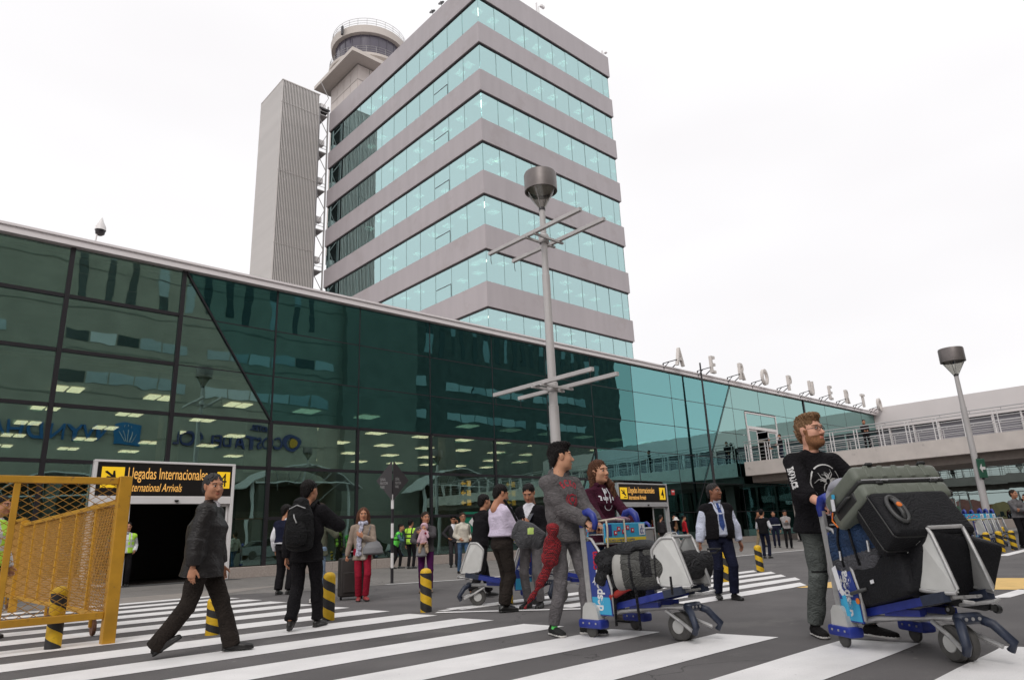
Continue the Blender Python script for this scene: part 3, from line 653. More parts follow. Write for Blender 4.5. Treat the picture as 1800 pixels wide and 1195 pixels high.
for k in (-1, 0, 1): b.bar((18.1+k*.3, .185, 13.2-abs(k)*.05), (18.1+k*.3+.01, .185, 13.36-abs(k)*.05), .04, .18, upv=(0, 1, 0))
b.build('logo_leaf', white, ho)
b = MB(); b.lathe([(.55, -.06), (1.0, -.06), (1.0, .06), (.55, .06), (.55, -.06)], 28, (35.6, .2, 12.7), ax='y'); b.build('logo_ring', navyl, ho)
b = MB(); b.lathe([(0, -.06), (.42, -.06), (.42, .06), (0, .06)], 20, (35.75, .2, 12.7), ax='y'); b.build('logo_dot', mat('logo_amber', (.55, .3, .02), .5), ho)
# arched entrance canopies in front of the hotel
for i, (xc, w, zt) in enumerate(((-6, 13, 8.2), (12, 12, 8.0), (34.5, 13.5, 9.6), (56, 13, 9.6), (74, 12, 9.0))):
    cn = thing('arched_canopy', 'curved white canopy before the hotel, the %s of five along the drop-off, seen mirrored' % ('first', 'second', 'third', 'fourth', 'last')[i], 'canopy', (xc, -23, 0), 0, 'arched canopies before the hotel')
    n = 16; P = [(-w/2+w*k/n, zt-2.7*(2*k/n-1)**2) for k in range(n+1)]
    b = MB(); b.prism([(x, z) for x, z in P]+[(x, z-.12) for x, z in P[::-1]], 5, Matrix.Rotation(R(90), 4, 'X')); b.build('roof_shell', white, cn)
    b = MB()
    for s in (-1, 1): b.tube([(s*w*.42, -1, 0), (s*w*.42, -1, zt-2.2)], .2, 8)
    b.build('pillars', white, cn)
    b = MB()
    for x, z in P[2:-2:2]: b.tube([(x, -.1, z-.2), (x*.6, -2.5, z-2.2)], .05, 5)
    b.tube([(-w*.42, -.1, zt-2.2), (w*.42, -.1, zt-2.2)], .09, 6); b.build('truss', white, cn)

# distant car park town, seen only mirrored in the wing glass
for i in range(12):
    ci_ = i % 6; c = [(.35, .3, .28), (.3, .4, .5), (.5, .4, .2), (.45, .2, .18), (.25, .4, .25), (.55, .52, .5)][ci_]; h = random.uniform(3, 7)
    t = thing('town_house', '%s town house in the %s half of the mirrored row beyond the car park' % (['brown', 'blue', 'ochre', 'red', 'green', 'white'][ci_], 'near' if i < 6 else 'far'), 'house', (-90-random.uniform(0, 20), -30+i*9, 0), 0, 'houses beyond the car park')
    b = MB(); b.box(0, 10, -4, 4, 0, h); b.build('wall', mat('house_paint_%d' % (i % 6), c, .8, var=.2, vscale=.4), t)
    b = MB()
    for yy in (-2.6, 0, 2.6): b.box(9.98, 10.04, yy-.6, yy+.6, 1, 2.3)
    b.build('window', hwin2, t)
# ================================================================ people: signed-distance bodies and clothes
import openvdb as vdb
from mathutils.bvhtree import BVHTree
V = lambda *a: np.array(a, dtype=np.float64)
def unit(v): v = np.asarray(v, float); return v/(np.linalg.norm(v)+1e-12)
def rotm(yaw=0, pitch=0, roll=0):      # yaw about z, pitch about x (positive looks up), roll about y
    return np.array(Matrix.Rotation(R(yaw), 3, 'Z') @ Matrix.Rotation(R(pitch), 3, 'X') @ Matrix.Rotation(R(roll), 3, 'Y'))
class Grid:
    def __init__(s, lo, hi, h):
        s.h = h; s.lo = np.array(lo, float)-2.5*h; n = np.ceil((np.array(hi)+2.5*h-s.lo)/h).astype(int)+1
        s.ax = [(s.lo[i]+h*np.arange(n[i])).astype(np.float32) for i in range(3)]; s.D = np.full(n, 1.0, np.float32)
    def _sl(s, lo, hi):
        sl = []
        for i in range(3):
            a = max(int((lo[i]-s.lo[i])/s.h)-1, 0); b = min(int((hi[i]-s.lo[i])/s.h)+2, len(s.ax[i])); sl.append(slice(a, max(b, a)))
        return tuple(sl)
    def add(s, prim, k=.02, sub=False):
        fn, lo, hi = prim; m = max(k, 3*s.h); sl = s._sl(lo-m, hi+m)
        X = s.ax[0][sl[0]][:, None, None]; Y = s.ax[1][sl[1]][None, :, None]; Z = s.ax[2][sl[2]][None, None, :]
        if 0 in s.D[sl].shape: return s
        d = fn(X, Y, Z); a = s.D[sl]
        if sub: a, d = -a, d; 
        if k > 0:
            h = np.maximum(k-np.abs(a-d), 0)/k; r = np.minimum(a, d)-h*h*k*.25
        else: r = np.minimum(a, d)
        s.D[sl] = -r if sub else r
        return s
    def cut(s, fn):      # remove where fn < 0
        X, Y, Z = s.ax[0][:, None, None], s.ax[1][None, :, None], s.ax[2][None, None, :]
        s.D = np.maximum(s.D, -fn(X, Y, Z)); return s
    def folds(s, amp, seed, kz=26, kx=9):
        rs = np.random.RandomState(seed); msk = np.abs(s.D) < .05; I = np.nonzero(msk)
        x, y, z = s.ax[0][I[0]], s.ax[1][I[1]], s.ax[2][I[2]]; t = 0
        for i in range(4):
            a = rs.uniform(-1, 1, 3)*kx; b = rs.uniform(-1, 1, 3)*8; f = rs.uniform(.6, 1.5)
            w = .5*(a[0]*x*2+a[1]*y*2+kz*f*z*rs.choice([-1, 1])+1.8*np.sin(b[0]*x+b[1]*y+b[2]*z+i)+rs.uniform(0, 6)); t = t+(1.1-2.2*np.abs(np.sin(w)))*(.55+.45*np.sin(b[1]*x*1.3+b[0]*z*1.1+2*i))/(1+.4*i)
        s.D[I] += (amp*t*.5).astype(np.float32); return s
    def mesh(s):
        h = s.h; D = np.clip(s.D, -3*h, 3*h); g = vdb.FloatGrid(3*h); g.copyFromArray(D.astype(np.float32)); p, q = g.convertToQuads(0.0)
        if len(p) == 0: return np.zeros((0, 3)), np.zeros((0, 4), int)
        return p*h+s.lo, q[:, ::-1]
def loft(A, B, prof, side=(1, 0, 0), ec=None, p=2.0):
    A = np.array(A, float); B = np.array(B, float); L = np.linalg.norm(B-A); u = (B-A)/L
    S = np.array(side, float); S = S-u*S.dot(u); S = unit(S) if np.linalg.norm(S) > 1e-3 else unit(np.cross(u, (0, 1, 0))); W = np.cross(u, S)
    T = np.array([q[0] for q in prof]); RX = np.array([q[1] for q in prof]); RY = np.array([q[-1] for q in prof]); rm = max(RX.max(), RY.max())
    e = ec if ec else min(RX[-1], RY[-1])
    def fn(X, Y, Z):
        x, y, z = X-A[0], Y-A[1], Z-A[2]; a = x*u[0]+y*u[1]+z*u[2]; ac = np.clip(a, 0, L); o = a-ac; t = ac/L
        px = x*S[0]+y*S[1]+z*S[2]; py = x*W[0]+y*W[1]+z*W[2]; rx = np.interp(t, T, RX).astype(np.float32); ry = np.interp(t, T, RY).astype(np.float32)
        if p == 2: r = np.sqrt((px/rx)**2+(py/ry)**2+(o/e)**2)
        else: r = ((np.abs(px/rx))**p+(np.abs(py/ry))**p+(np.abs(o/e))**p)**(1/p)
        return (r-1)*np.minimum(rx, ry)
    m = max(rm, e); return fn, np.minimum(A, B)-m, np.maximum(A, B)+m
def ell(c, r, M=None, p=2.0):
    c = np.array(c, float); r = np.array(r, float)*np.ones(3); Mi = None if M is None else np.asarray(M).T; rm = r.max()*(1.0 if M is None else 1.75)
    def fn(X, Y, Z):
        x, y, z = X-c[0], Y-c[1], Z-c[2]
        if Mi is not None: x, y, z = [Mi[i][0]*x+Mi[i][1]*y+Mi[i][2]*z for i in range(3)]
        if p == 2: q = np.sqrt((x/r[0])**2+(y/r[1])**2+(z/r[2])**2)
        else: q = (np.abs(x/r[0])**p+np.abs(y/r[1])**p+np.abs(z/r[2])**p)**(1/p)
        return (q-1)*r.min()
    return fn, c-rm, c+rm
def np_mesh(name, v, f, mats, mi=None, smooth=True):
    me = bpy.data.meshes.new(name); n = len(v); m = len(f)
    me.vertices.add(n); me.vertices.foreach_set('co', np.asarray(v, np.float32).ravel())
    k = f.shape[1]; me.loops.add(m*k); me.polygons.add(m)
    me.loops.foreach_set('vertex_index', f.astype(np.int32).ravel()); me.polygons.foreach_set('loop_start', np.arange(0, m*k, k, dtype=np.int32))
    for q in (mats if isinstance(mats, (list, tuple)) else [mats]): me.materials.append(q)
    if mi is not None: me.polygons.foreach_set('material_index', np.asarray(mi, np.int32))
    me.polygons.foreach_set('use_smooth', np.full(m, smooth)); me.update(calc_edges=True); me.validate(); return me
def blob(name, prims, h, mats, parent, sc=1.0, paint=None, folds=0, seed=0, kz=26, cuts=(), groups=(), gk=.01, **kw):
    """prims: list of (prim, k) or (prim, k, 'sub')"""
    allp = list(prims)+[p for gp in groups for p in gp]
    lo = np.min([p[0][1] for p in allp if len(p) < 3], axis=0); hi = np.max([p[0][2] for p in allp if len(p) < 3], axis=0)
    g = Grid(lo, hi, h)
    for p in prims: g.add(p[0], p[1], len(p) > 2)
    gs = []
    for gp in groups:
        q_ = Grid(lo, hi, h)
        for p in gp: q_.add(p[0], p[1], len(p) > 2)
        gs.append(q_.D)
    if gs:
        D0 = g.D; out = D0
        for D1 in gs: hh = np.maximum(gk-np.abs(D0-D1), 0)/gk; out = np.minimum(out, np.minimum(D0, D1)-hh*hh*gk*.25)
        g.D = out
    if folds: g.folds(folds, seed, kz)
    for c in cuts: g.cut(c)
    v, f = g.mesh(); mi = None
    if paint is not None:
        c = v[f].mean(1); mi = paint(c[:, 0], c[:, 1], c[:, 2])
    return obj(name, np_mesh(name, v*sc, f, mats, mi), parent, **kw)
def ik(a, b, l1, l2, hint):
    a = np.array(a, float); b = np.array(b, float); d = b-a; L = np.linalg.norm(d); mx = (l1+l2)*.998
    if L > mx: b = a+d/L*mx; d = b-a; L = mx
    x = (l1*l1-l2*l2+L*L)/(2*L); u = d/L; hgt = math.sqrt(max(l1*l1-x*x, 0)); w = np.array(hint, float); w = w-u*w.dot(u); w = unit(w)
    return a+u*x+w*hgt, b
def skel(P):
    J = {}; l = R(P.get('lean', 0)); u = V(math.sin(R(P.get('side', 0))), math.sin(l), math.cos(l)); u = unit(u)
    hc = V(*P.get('hip', (0, 0, .93))); J['hc'] = hc; J['u'] = u
    J['sc'] = hc+u*.50; J['nk'] = hc+u*.535+V(0, .0, 0)
    tw = R(P.get('twist', 0)); sx = V(math.cos(tw), math.sin(tw), 0); sx = unit(sx-u*sx.dot(u)); J['sx'] = sx; J['fr'] = np.cross(u, sx)
    hd = P.get('head', (0, 0, 0)); J['hr'] = rotm(hd[0], hd[1]-P.get('lean', 0)*.0, hd[2]); hu = unit(u*.55+V(0, 0, 1)*.45+V(0, P.get('neckf', .12), 0))
    J['he'] = J['nk']+hu*.165
    shw = P.get('shw', .175)
    for s, n in ((-1, 'L'), (1, 'R')):
        J['sh'+n] = J['sc']+sx*s*shw-u*.062; J['hp'+n] = hc+V(s*.088, 0, -.02)
        J['el'+n], J['wr'+n] = ik(J['sh'+n], P.get('h'+n, (s*.25, .06, .80)), .285, .25, P.get('e'+n, (s*.35, -1, -.1)))
        J['kn'+n], J['an'+n] = ik(J['hp'+n], P.get('f'+n, (s*.1, 0, .085)), .43, .415, P.get('k'+n, (s*.12, 1, 0)))
    return J
def hand(J, P, n, h):
    s = -1 if n == 'L' else 1; wr = J['wr'+n]; d = unit(P.get('d'+n, wr-J['el'+n])); pn = P.get('p'+n, (-s, .2, 0)); pn = np.array(pn, float); pn = unit(pn-d*pn.dot(d))
    t = np.cross(d, pn)*s      # thumb side
    if n == 'L': t = np.cross(pn, d)*-1*-1
    t = unit(t); tf = P.get('t'+n)
    if tf is not None and t.dot(np.array(tf, float)) < 0: t = -t
    c = P.get('c'+n, 'relaxed'); c1, c2, c3 = {'relaxed': (18, 25, 18), 'grip': (62, 78, 45), 'flat': (4, 6, 4), 'half': (40, 45, 25)}[c]
    prims = [(loft(wr-d*.07, wr+d*.085, [(0, .028, .024), (.45, .027, .021), (.7, .037, .018), (1, .041, .015)], t), .01)]
    k = wr+d*.082
    def rot(v, ang, ax): return np.array(Matrix.Rotation(R(ang), 3, Vector(ax)) @ Vector(v))
    ax = np.cross(d, pn)
    for i, (o, L, r) in enumerate(((.029, .074, .0088), (.010, .082, .009), (-.010, .076, .0088), (-.028, .06, .0078))):
        q = k+t*o+d*(-.004*abs(i-1)); cc = 0; dd = d
        for j, (ang, fr) in enumerate(((c1+3*i, .45), (c2, .3), (c3, .25))):
            dd = rot(dd, ang, ax); q2 = q+dd*L*fr; prims.append((loft(q, q2, [(0, r*(1-.07*j)), (1, r*(1-.07*(j+1)))]), .004)); q = q2
    q = wr+d*.028+t*.028; d1 = unit(d*.75+t*.62+pn*(.25 if c in ('flat', 'relaxed') else .6)); q2 = q+d1*.045; prims.append((loft(q, q2, [(0, .014), (1, .0105)]), .012))
    d2 = unit(d1*.8+d*.4+pn*(.2 if c != 'grip' else .7)-t*(.1 if c != 'grip' else .5)); q3 = q2+d2*.032; prims.append((loft(q2, q3, [(0, .0105), (1, .0085)]), .004))
    return prims
def grid_of(prims, h):
    lo = np.min([p[0][1] for p in prims if len(p) < 3], axis=0); hi = np.max([p[0][2] for p in prims if len(p) < 3], axis=0)
    g = Grid(lo, hi, h)
    for p in prims: g.add(p[0], p[1], len(p) > 2)
    return g
def head_mesh(fem, h, beard=0, child=False, jaw=1.0):
    w = .93 if fem else 1.0
    pr = [(ell((0, -.017, .036), (.076, .094, .084)), 0), (ell((0, .022, -.03), (.062*w, .066, .084)), .03), (ell((0, .048, -.092*jaw), (.031*w, .033, .024)), .03),
          (ell((.033, .052, -.028), .03), .025), (ell((-.033, .052, -.028), .03), .025), (ell((.045, .0, -.07), (.02*w, .04, .03)), .03), (ell((-.045, .0, -.07), (.02*w, .04, .03)), .03),
          (ell((0, .078, .024), (.05, .012, .011)), .02), (loft((0, -.015, -.07), (0, -.05, -.21), [(0, .05*w+.003), (1, .058*w)]), .02)]
    pr += [(ell((s*.032, .102, .001), (.019, .017, .012)), .014, 'sub') for s in (-1, 1)]
    pr += [(loft((0, .082, .008), (0, .109, -.034), [(0, .008), (1, .012)]), .012), (ell((.012, .095, -.039), .008), .007), (ell((-.012, .095, -.039), .008), .007),
           (ell((0, .086, -.0635), (.024, .011, .0052)), .004), (ell((0, .085, -.0725), (.020, .011, .0062)), .004), (ell((0, .073, -.103*jaw), (.014, .012, .012)), .012)]
    for s in (-1, 1):
        pr += [(ell((s*.077, -.008, -.004), (.009, .021, .032), rotm(0, 0, s*12)), .006), (ell((s*.032, .0775, .001), .0135), 0)]
    if beard: pr += [(ell((0, .045, -.10), (.050, .045, .035)), .02)]
    g = grid_of(pr, h); v, f = g.mesh(); c = v[f].mean(1); x, y, z = c[:, 0], c[:, 1], c[:, 2]; mi = np.zeros(len(f), int)
    if beard:
        b = (z < -.052+.5*np.clip(.06-y, 0, .1)*.2) & (y > -.01) & (z > -.15) & ~((z > -.078) & (z < -.058) & (np.abs(x) < .02)); b |= (y > .07) & (np.abs(x) < .028) & (z < -.046) & (z > -.058); b |= (z < -.0) & (z > -.09) & (np.abs(y-.012) < .012) & (np.abs(x) > .05)
        mi[b] = 5
    ax = np.abs(x); ey = (np.abs(ax-.032) < .0110) & (np.abs(z-.001) < .0046) & (y > .083)
    mi[ey] = 1; mi[ey & (np.abs(ax-.032) < .0055)] = 2
    mi[(np.abs(ax-.032) < .016) & (z > .0065) & (z < .010) & (y > .08)] = 4
    mi[(np.abs(ax-.034) < .0195) & (np.abs(z-.0235-.12*np.clip(.034-ax, 0, .02)) < .0042) & (y > .06)] = 4
    mi[(ax < .023) & (z < -.0595) & (z > -.078) & (y > .088)] = 3
    return v, f, mi
HEADS = {}
def get_head(fem, h, beard): 
    k = (fem, h, beard)
    if k not in HEADS: HEADS[k] = head_mesh(fem, h, beard)
    return HEADS[k]
HK = {}
def hair_mesh(style, h, seed=0):
    top = (ell((0, -.019, .044), (.0815, .097, .084)), 0)
    face = (ell((0, .108, -.03), (.074, .082, .102)), .014, 'sub')
    k = (style, h, seed)
    if k in HK: return HK[k]
    pr = [top]
    if style in ('short', 'quiff', 'bald', 'crop'):
        if style == 'quiff': pr += [(ell((0, .050, .100), (.050, .040, .026)), .03), (ell((0, .0, .112), (.055, .065, .022)), .03)]
        pr += [(ell((0, -.075, -.02), (.062, .035, .06)), .03), face] + [(ell((s*.09, .0, -.035), (.022, .05, .045)), .01, 'sub') for s in (-1, 1)]
        pr += [(ell((0, .03, -.16), (.12, .12, .1)), .01, 'sub')]
        if style == 'bald': pr += [(ell((0, .0, .11), (.075, .1, .07)), .01, 'sub')]
    else:
        pr += [(ell((0, -.045, -.02), (.086, .07, .09)), .04), (ell((0, .108, -.045), (.066, .098, .112)), .012, 'sub')]
        if style == 'long':
            for s in (-1, 1): pr += [(loft((s*.07, -.02, .0), (s*.085, .0, -.27), [(0, .022, .045), (.6, .03, .04), (1, .018, .025)], (1, 0, 0)), .03)]
            pr += [(loft((0, -.075, .0), (0, -.1, -.30), [(0, .07, .03), (.7, .075, .03), (1, .05, .015)], (1, 0, 0)), .03)]
        if style == 'side':      # long and swept forward over one shoulder
            pr += [(loft((-.05, -.06, .0), (-.10, .03, -.14), [(0, .05, .045), (1, .045, .04)], (1, 0, 0)), .03), (loft((-.10, .03, -.14), (-.12, .09, -.42), [(0, .045, .04), (.6, .045, .03), (1, .018, .014)], (1, 0, 0)), .03),
                   (loft((.06, -.05, .0), (.07, -.06, -.20), [(0, .03, .045), (1, .03, .03)], (1, 0, 0)), .03)]
        if style == 'wavy':
            for s in (-1, 1): pr += [(ell((s*.085, -.01, -.04), (.035, .05, .08)), .03), (ell((s*.09, -.01, -.13), (.04, .05, .06)), .03)]
            pr += [(ell((0, -.08, -.1), (.085, .045, .11)), .03)]
        if style == 'tied': pr += [(ell((0, -.115, .02), (.035, .035, .035)), .015)]
    g = grid_of(pr, h)
    msk = np.abs(g.D) < .03; I = np.nonzero(msk); x, y, z = g.ax[0][I[0]], g.ax[1][I[1]], g.ax[2][I[2]]; rs = np.random.RandomState(seed)
    g.D[I] += (.0026*np.sin(x*260+14*np.sin(z*22+seed)+y*60)+.003*np.sin(y*190+z*90+9*np.sin(x*30+seed))+.0022*np.sin(x*75+6*np.sin(y*50+z*30))).astype(np.float32)
    HK[k] = g.mesh(); return HK[k]
SKIN = {}
def skinm(name, c): return mat('skin_'+name, c, .5, var=.07, vscale=14, spec=.35, bump=.04, bscale=200)
SK = dict(tan=lin((178, 126, 98)), fair=lin((214, 160, 136)), brown=lin((138, 92, 70)), light=lin((204, 152, 122)))
HAIRC = dict(black=(.010, .008, .008), brown=(.045, .024, .014), auburn=(.085, .035, .018), grey=(.035, .033, .033), sandy=(.20, .115, .06), darkbrown=(.025, .015, .01))
def hairm(c): return mat('hair_'+c, HAIRC[c], .55, var=.35, vscale=60, stretch=(1, 1, .2), spec=.18, bump=.4, bscale=120)
def fab(name, c, rough=.85, **k):
    d = dict(var=.14, vscale=9, bump=.3, bscale=70, spec=.12, crease=.7); d.update(k); return mat(name, c, rough, **d)
leather_b = mat('black_shoe_leather', (.012, .011, .011), .35, bump=.15, bscale=60)
LAST = {}; HS = 1.11
def person(label, feet, top, face, P=None, upper=None, lower=None, shoe=None, hair=('short', 'black'), skin='tan', fem=False, q=.013, H=None, group=None, beard=0, belt=None, glasses=False, loc=None, wide=1.0, belly=0, seed=None, foot_off=(0, 0)):
    P = P or {}; seed = seed if seed is not None else len(label)*7+int(top[0])
    if feet is None and loc is not None: feet = (top[0], 0)
    if feet is None: p_ = gz(top[0], top[1], H); feet = (top[0], 0); loc = (p_.x, p_.y, 0)
    g0 = Vector(loc) if loc is not None else gz(*feet)
    nrm = Vector((fw.x, fw.y, 0)); v = ray(*top); z0 = g0.z
    if H is None:
        t = nrm.dot(g0-O)/nrm.dot(v); H = (O+v*t).z-z0; H /= P.get('hfac', 1.0)
    sc = H/1.75
    c = Vector((-g0.x, -g0.y, 0)).normalized(); fwd = -c; right = Vector((fwd.y, -fwd.x, 0)); a = R(face)
    f = c*math.cos(a)+right*math.sin(a); rz = math.atan2(-f.x, f.y)
    t = thing('person', label, 'person', g0, rz, group)
    J = skel(P); u, sx, fr = J['u'], J['sx'], J['fr']; sm = skinm(skin, SK[skin]); hm = hairm(hair[1])
    # --- body: one skin mesh
    vs, fs, ms = [], [], []
    def put(v_, f_, m_):
        o = sum(len(a_) for a_ in vs); vs.append(v_); fs.append(f_+o); ms.append(m_)
    core = [(loft(J['hc']-u*.05, J['sc']-u*.03, [(0, .13, .09), (.4, .11, .08), (.8, .13, .09), (1, .10, .06)], sx), 0), (loft(J['sc']-u*.05, J['nk']+u*.07, [(0, .05), (1, .05)], sx), .03)]
    for n in 'LR':
        core += [(loft(J['sh'+n], J['el'+n], [(0, .042), (1, .034)]), .02), (loft(J['el'+n], J['wr'+n], [(0, .038), (.3, .040), (1, .027)]), .02), (loft(J['sh'+n], J['sc']-u*.03, [(0, .045), (1, .05)]), .02),
                 (loft(J['hp'+n], J['kn'+n], [(0, .075), (1, .045)]), .03), (loft(J['kn'+n], J['an'+n], [(0, .046), (.3, .048), (1, .03)]), .02)]
    v_, f_ = grid_of(core, max(.016, q)).mesh(); put(v_, f_, np.zeros(len(f_), int))
    hq = .0038 if q < .01 else (.0055 if q < .02 else .0085)
    hv, hf, hmi = get_head(fem, hq, beard); put(hv*HS@J['hr'].T+J['he'], hf, hmi)
    for n in 'LR':
        if P.get('no'+n): continue
        v_, f_ = grid_of(hand(J, P, n, hq), .0045 if q < .01 else (.006 if q < .02 else .009)).mesh(); put(v_, f_, np.zeros(len(f_), int))
    mats = [sm, mat('eye_white', (.42, .40, .39), .3), mat('iris', (.015, .009, .006), .15), mat('lips_'+skin, tuple(np.array(SK[skin])*V(.85, .55, .55)), .45), hm, mat('beard', (.26, .115, .05), .8, var=.3, vscale=80)]
    obj('body', np_mesh('body', np.concatenate(vs)*sc, np.concatenate(fs), mats, np.concatenate(ms)), t)
    if hair[0] != 'none':
        v_, f_ = hair_mesh(hair[0], hq*1.1, seed % 5)
        obj('hair', np_mesh('hair', (v_*HS@J['hr'].T+J['he'])*sc, f_, hm), t)
    W = wide
    # --- lower garment
    L = dict(mat=None, th=.085, kn=.062, cuff=.058, end=.035, folds=.005); L.update(lower or {})
    pr = [(loft(J['hc']+u*.10, J['hc']-u*.06, [(0, .150*W, .105*W), (1, .165*W, .118*W)], (1, 0, 0), .05), 0)]
    lg = []
    for n in 'LR':
        hp, kn, an = J['hp'+n], J['kn'+n], J['an'+n]; e = an+unit(kn-an)*L['end']-unit(kn-an)*.02
        lg.append([(loft(hp+V(0, 0, .02), kn, [(0, L['th']+.012), (.5, L['th']*.92), (1, L['kn'])]), .03), (loft(kn, e, [(0, L['kn']), (.3, L['kn']*1.0), (1, L['cuff'])], ec=.012), .02)])
    lo_ = blob('trousers', pr, q, L['mats'] if 'mats' in L else L['mat'], t, sc, L.get('paint'), L['folds'] if q < .02 else 0, seed+3, 22, groups=lg, gk=.03)
    # --- upper garment
    U = dict(kind='jacket', hem=.0, loose=.008, sleeve=1.0, folds=.006, collar=True); U.update(upper or {})
    lo = U['loose']; hemd = .02+U['hem']
    A = J['hc']-u*hemd; hipw = (.158 if not fem else .160)
    pr = [(loft(A, J['sc']-u*.01, [(0, (hipw+.016+lo*1.3)*W, (.132+lo)*W), (.25, (.150+lo)*W if not fem else .146+lo, (.108+lo)*W), (.72, (.170+lo)*W, (.118+lo)*W), (1, .13*W, .078)], sx, .02), 0)]
    if fem: pr += [(ell(J['hc']+u*.36+fr*.075+sx*s*.065, (.06, .055, .06)), .05) for s in (-1, 1)]
    if belly: pr += [(ell(J['hc']+u*.14+fr*(.05+belly), (.15*W, .09, .14)), .06)]
    slv = []
    for n in 'LR':
        sh, el, wr = J['sh'+n], J['el'+n], J['wr'+n]; sl = U['sleeve']; r = 1.0 if not fem else .88
        pr += [(loft(J['sc']-u*.05, sh+u*.004, [(0, .068, .078), (1, (.050+lo)*r)], u), .03), (loft(J['nk']-u*.012, sh+u*.012, [(0, .052, .05), (.5, .038, .045), (1, .03)], u), .03)]
        sleeves = []; slv.append(sleeves)
        if sl > 0:
            e1 = sh+(el-sh)*min(sl*2, 1); sleeves += [(loft(sh-u*.004, e1, [(0, (.056+lo)*r), (1, (.050+lo)*r)], ec=.01 if sl < .5 else None), .035)]
            if sl > .5: e2 = el+(wr-el)*(sl-.5)*2; sleeves += [(loft(el, e2, [(0, (.049+lo)*r), (.6, (.044+lo)*r), (1, (.036+lo*.7)*r)], ec=.010), .02)]
    if U['collar']: pr += [(loft(J['nk']-u*.05, J['nk']+u*(.012 if U['kind'] != 'tee' else -.012)+fr*.012, [(0, .080, .075), (1, .060, .063)], sx, .01), .02)]
    if U['kind'] == 'hoodie':
        pr += [(ell(J['nk']-u*.0-fr*.075, (.088, .045, .060)), .02), (ell(J['nk']+u*.012+fr*.0+sx*.062, (.024, .065, .032)), .02), (ell(J['nk']+u*.012-sx*.062, (.024, .065, .032)), .02), (ell(J['nk']+u*.05-fr*.01, (.055, .05, .06)), .01, 'sub')]
    pn = None
    if U.get('paint'):
        P_ = U['paint']; hc_ = J['hc']; nk_ = J['nk']
        def pn(x, y, z, f=P_):      # torso coordinates: lateral, forward, height above the hips
            dx, dy, dz = x-hc_[0], y-hc_[1], z-hc_[2]; return f(dx*sx[0]+dy*sx[1]+dz*sx[2], dx*fr[0]+dy*fr[1]+dz*fr[2], dx*u[0]+dy*u[1]+dz*u[2])
    up_ = blob(U['kind'] if U['kind'] not in ('tee',) else 'sweatshirt', pr, q, U['mat'], t, sc, pn, U['folds'] if q < .02 else 0, seed, 24, groups=[g_ for g_ in slv if g_], gk=.014)
    if U.get('vest'):      # sleeveless garment worn open over the shirt
        v2 = [(loft(A-u*U.get('vhem', .02), J['sc']-u*.0, [(0, (hipw+lo*1.3+.02)*W, (.135+lo)*W), (.25, (.168+lo)*W, (.125+lo)*W+belly), (.72, (.186+lo)*W, (.132+lo)*W), (1, .135*W, .088)], sx, .02), 0)]
        if belly: v2 += [(ell(J['hc']+u*.14+fr*(.06+belly), (.17*W, .09, .15)), .06)]
        for n in 'LR': v2 += [(loft(J['sc']-u*.04, J['sh'+n]-u*.01, [(0, .078, .082), (1, .07+lo)], u), .04)]
        v2 += [(loft(J['nk']-u*.3+fr*.12, J['nk']+u*.1+fr*.08, [(0, U.get('vopen', .055), .14), (1, U.get('vopen', .055)*1.3, .14)], sx), .008, 'sub'), (loft(J['hc']-u*.2+fr*.2, J['hc']+u*.3+fr*.2, [(0, U.get('vopen', .055)*1.25, .16), (1, U.get('vopen', .055), .14)], sx), .008, 'sub')] if U.get('vopen', .055) else []
        v2 += [(ell(J['nk']+u*.05, (.07, .08, .08)), .01, 'sub')]
        blob('vest', v2, q, U['vest'], t, sc, U.get('vpaint'), .004 if q < .02 else 0, seed+1, 16)
    if belt: 
        b_ = loft(J['hc']+u*.085, J['hc']+u*.12, [(0, .158*W, .112*W+belly*.5), (1, .157*W, .111*W+belly*.5)], (1, 0, 0), .006); blob('belt', [(b_, 0)], min(q, .011), belt, t, sc)
    # --- shoes
    S = dict(mat=leather_b, sole=None); S.update(shoe or {})
    for n in 'LR':
        an = J['an'+n]; s = -1 if n == 'L' else 1; fy, fp = P.get('y'+n, s*8), P.get('q'+n, 0)
        M = rotm(-fy, -fp); d = M@V(0, 1, 0); upv = M@V(0, 0, 1); base = an-upv*.085
        if 'q'+n not in P and 'f'+n not in P: pass
        hgt = S.get('h', 1.0)
        pr = [(loft(base-d*.05+upv*.044, base+d*.185+upv*.031, [(0, .034, .036), (.45, .040, .040), (.8, .045, .030), (1, .036, .022)], M@V(1, 0, 0), .032), 0), (loft(base+upv*.04-d*.01, base+upv*.09*hgt-d*.005, [(0, .036, .045), (1, .036, .042)], M@V(1, 0, 0), .01), .02)]
        so = (loft(base-d*.05+upv*.012, base+d*.185+upv*.012, [(0, .038, .014), (.5, .042, .014), (.8, .049, .014), (1, .040, .014)], M@V(1, 0, 0), .036), .0)
        hq2 = min(q, .008) if q < .02 else .014
        cutf = lambda X, Y, Z, b=base, w=upv: (X-b[0])*w[0]+(Y-b[1])*w[1]+(Z-b[2])*w[2]
        so_m = S['sole'] or mat('shoe_sole', (.02, .02, .02), .7)
        def pt(x, y, z, b=base, w=upv, d=d):
            k = (x-b[0])*w[0]+(y-b[1])*w[1]+(z-b[2])*w[2]; fd = (x-b[0])*d[0]+(y-b[1])*d[1]+(z-b[2])*d[2]; r = np.where(k < .022, 1, 0)
            if S.get('accent'): r = np.where((k > .06) & (fd > .02) & (fd < .06), 2, r)
            return r
        blob('shoe', pr+[so], hq2, [S['mat'], so_m, S.get('accent') or so_m], t, sc, pt, cuts=[cutf])
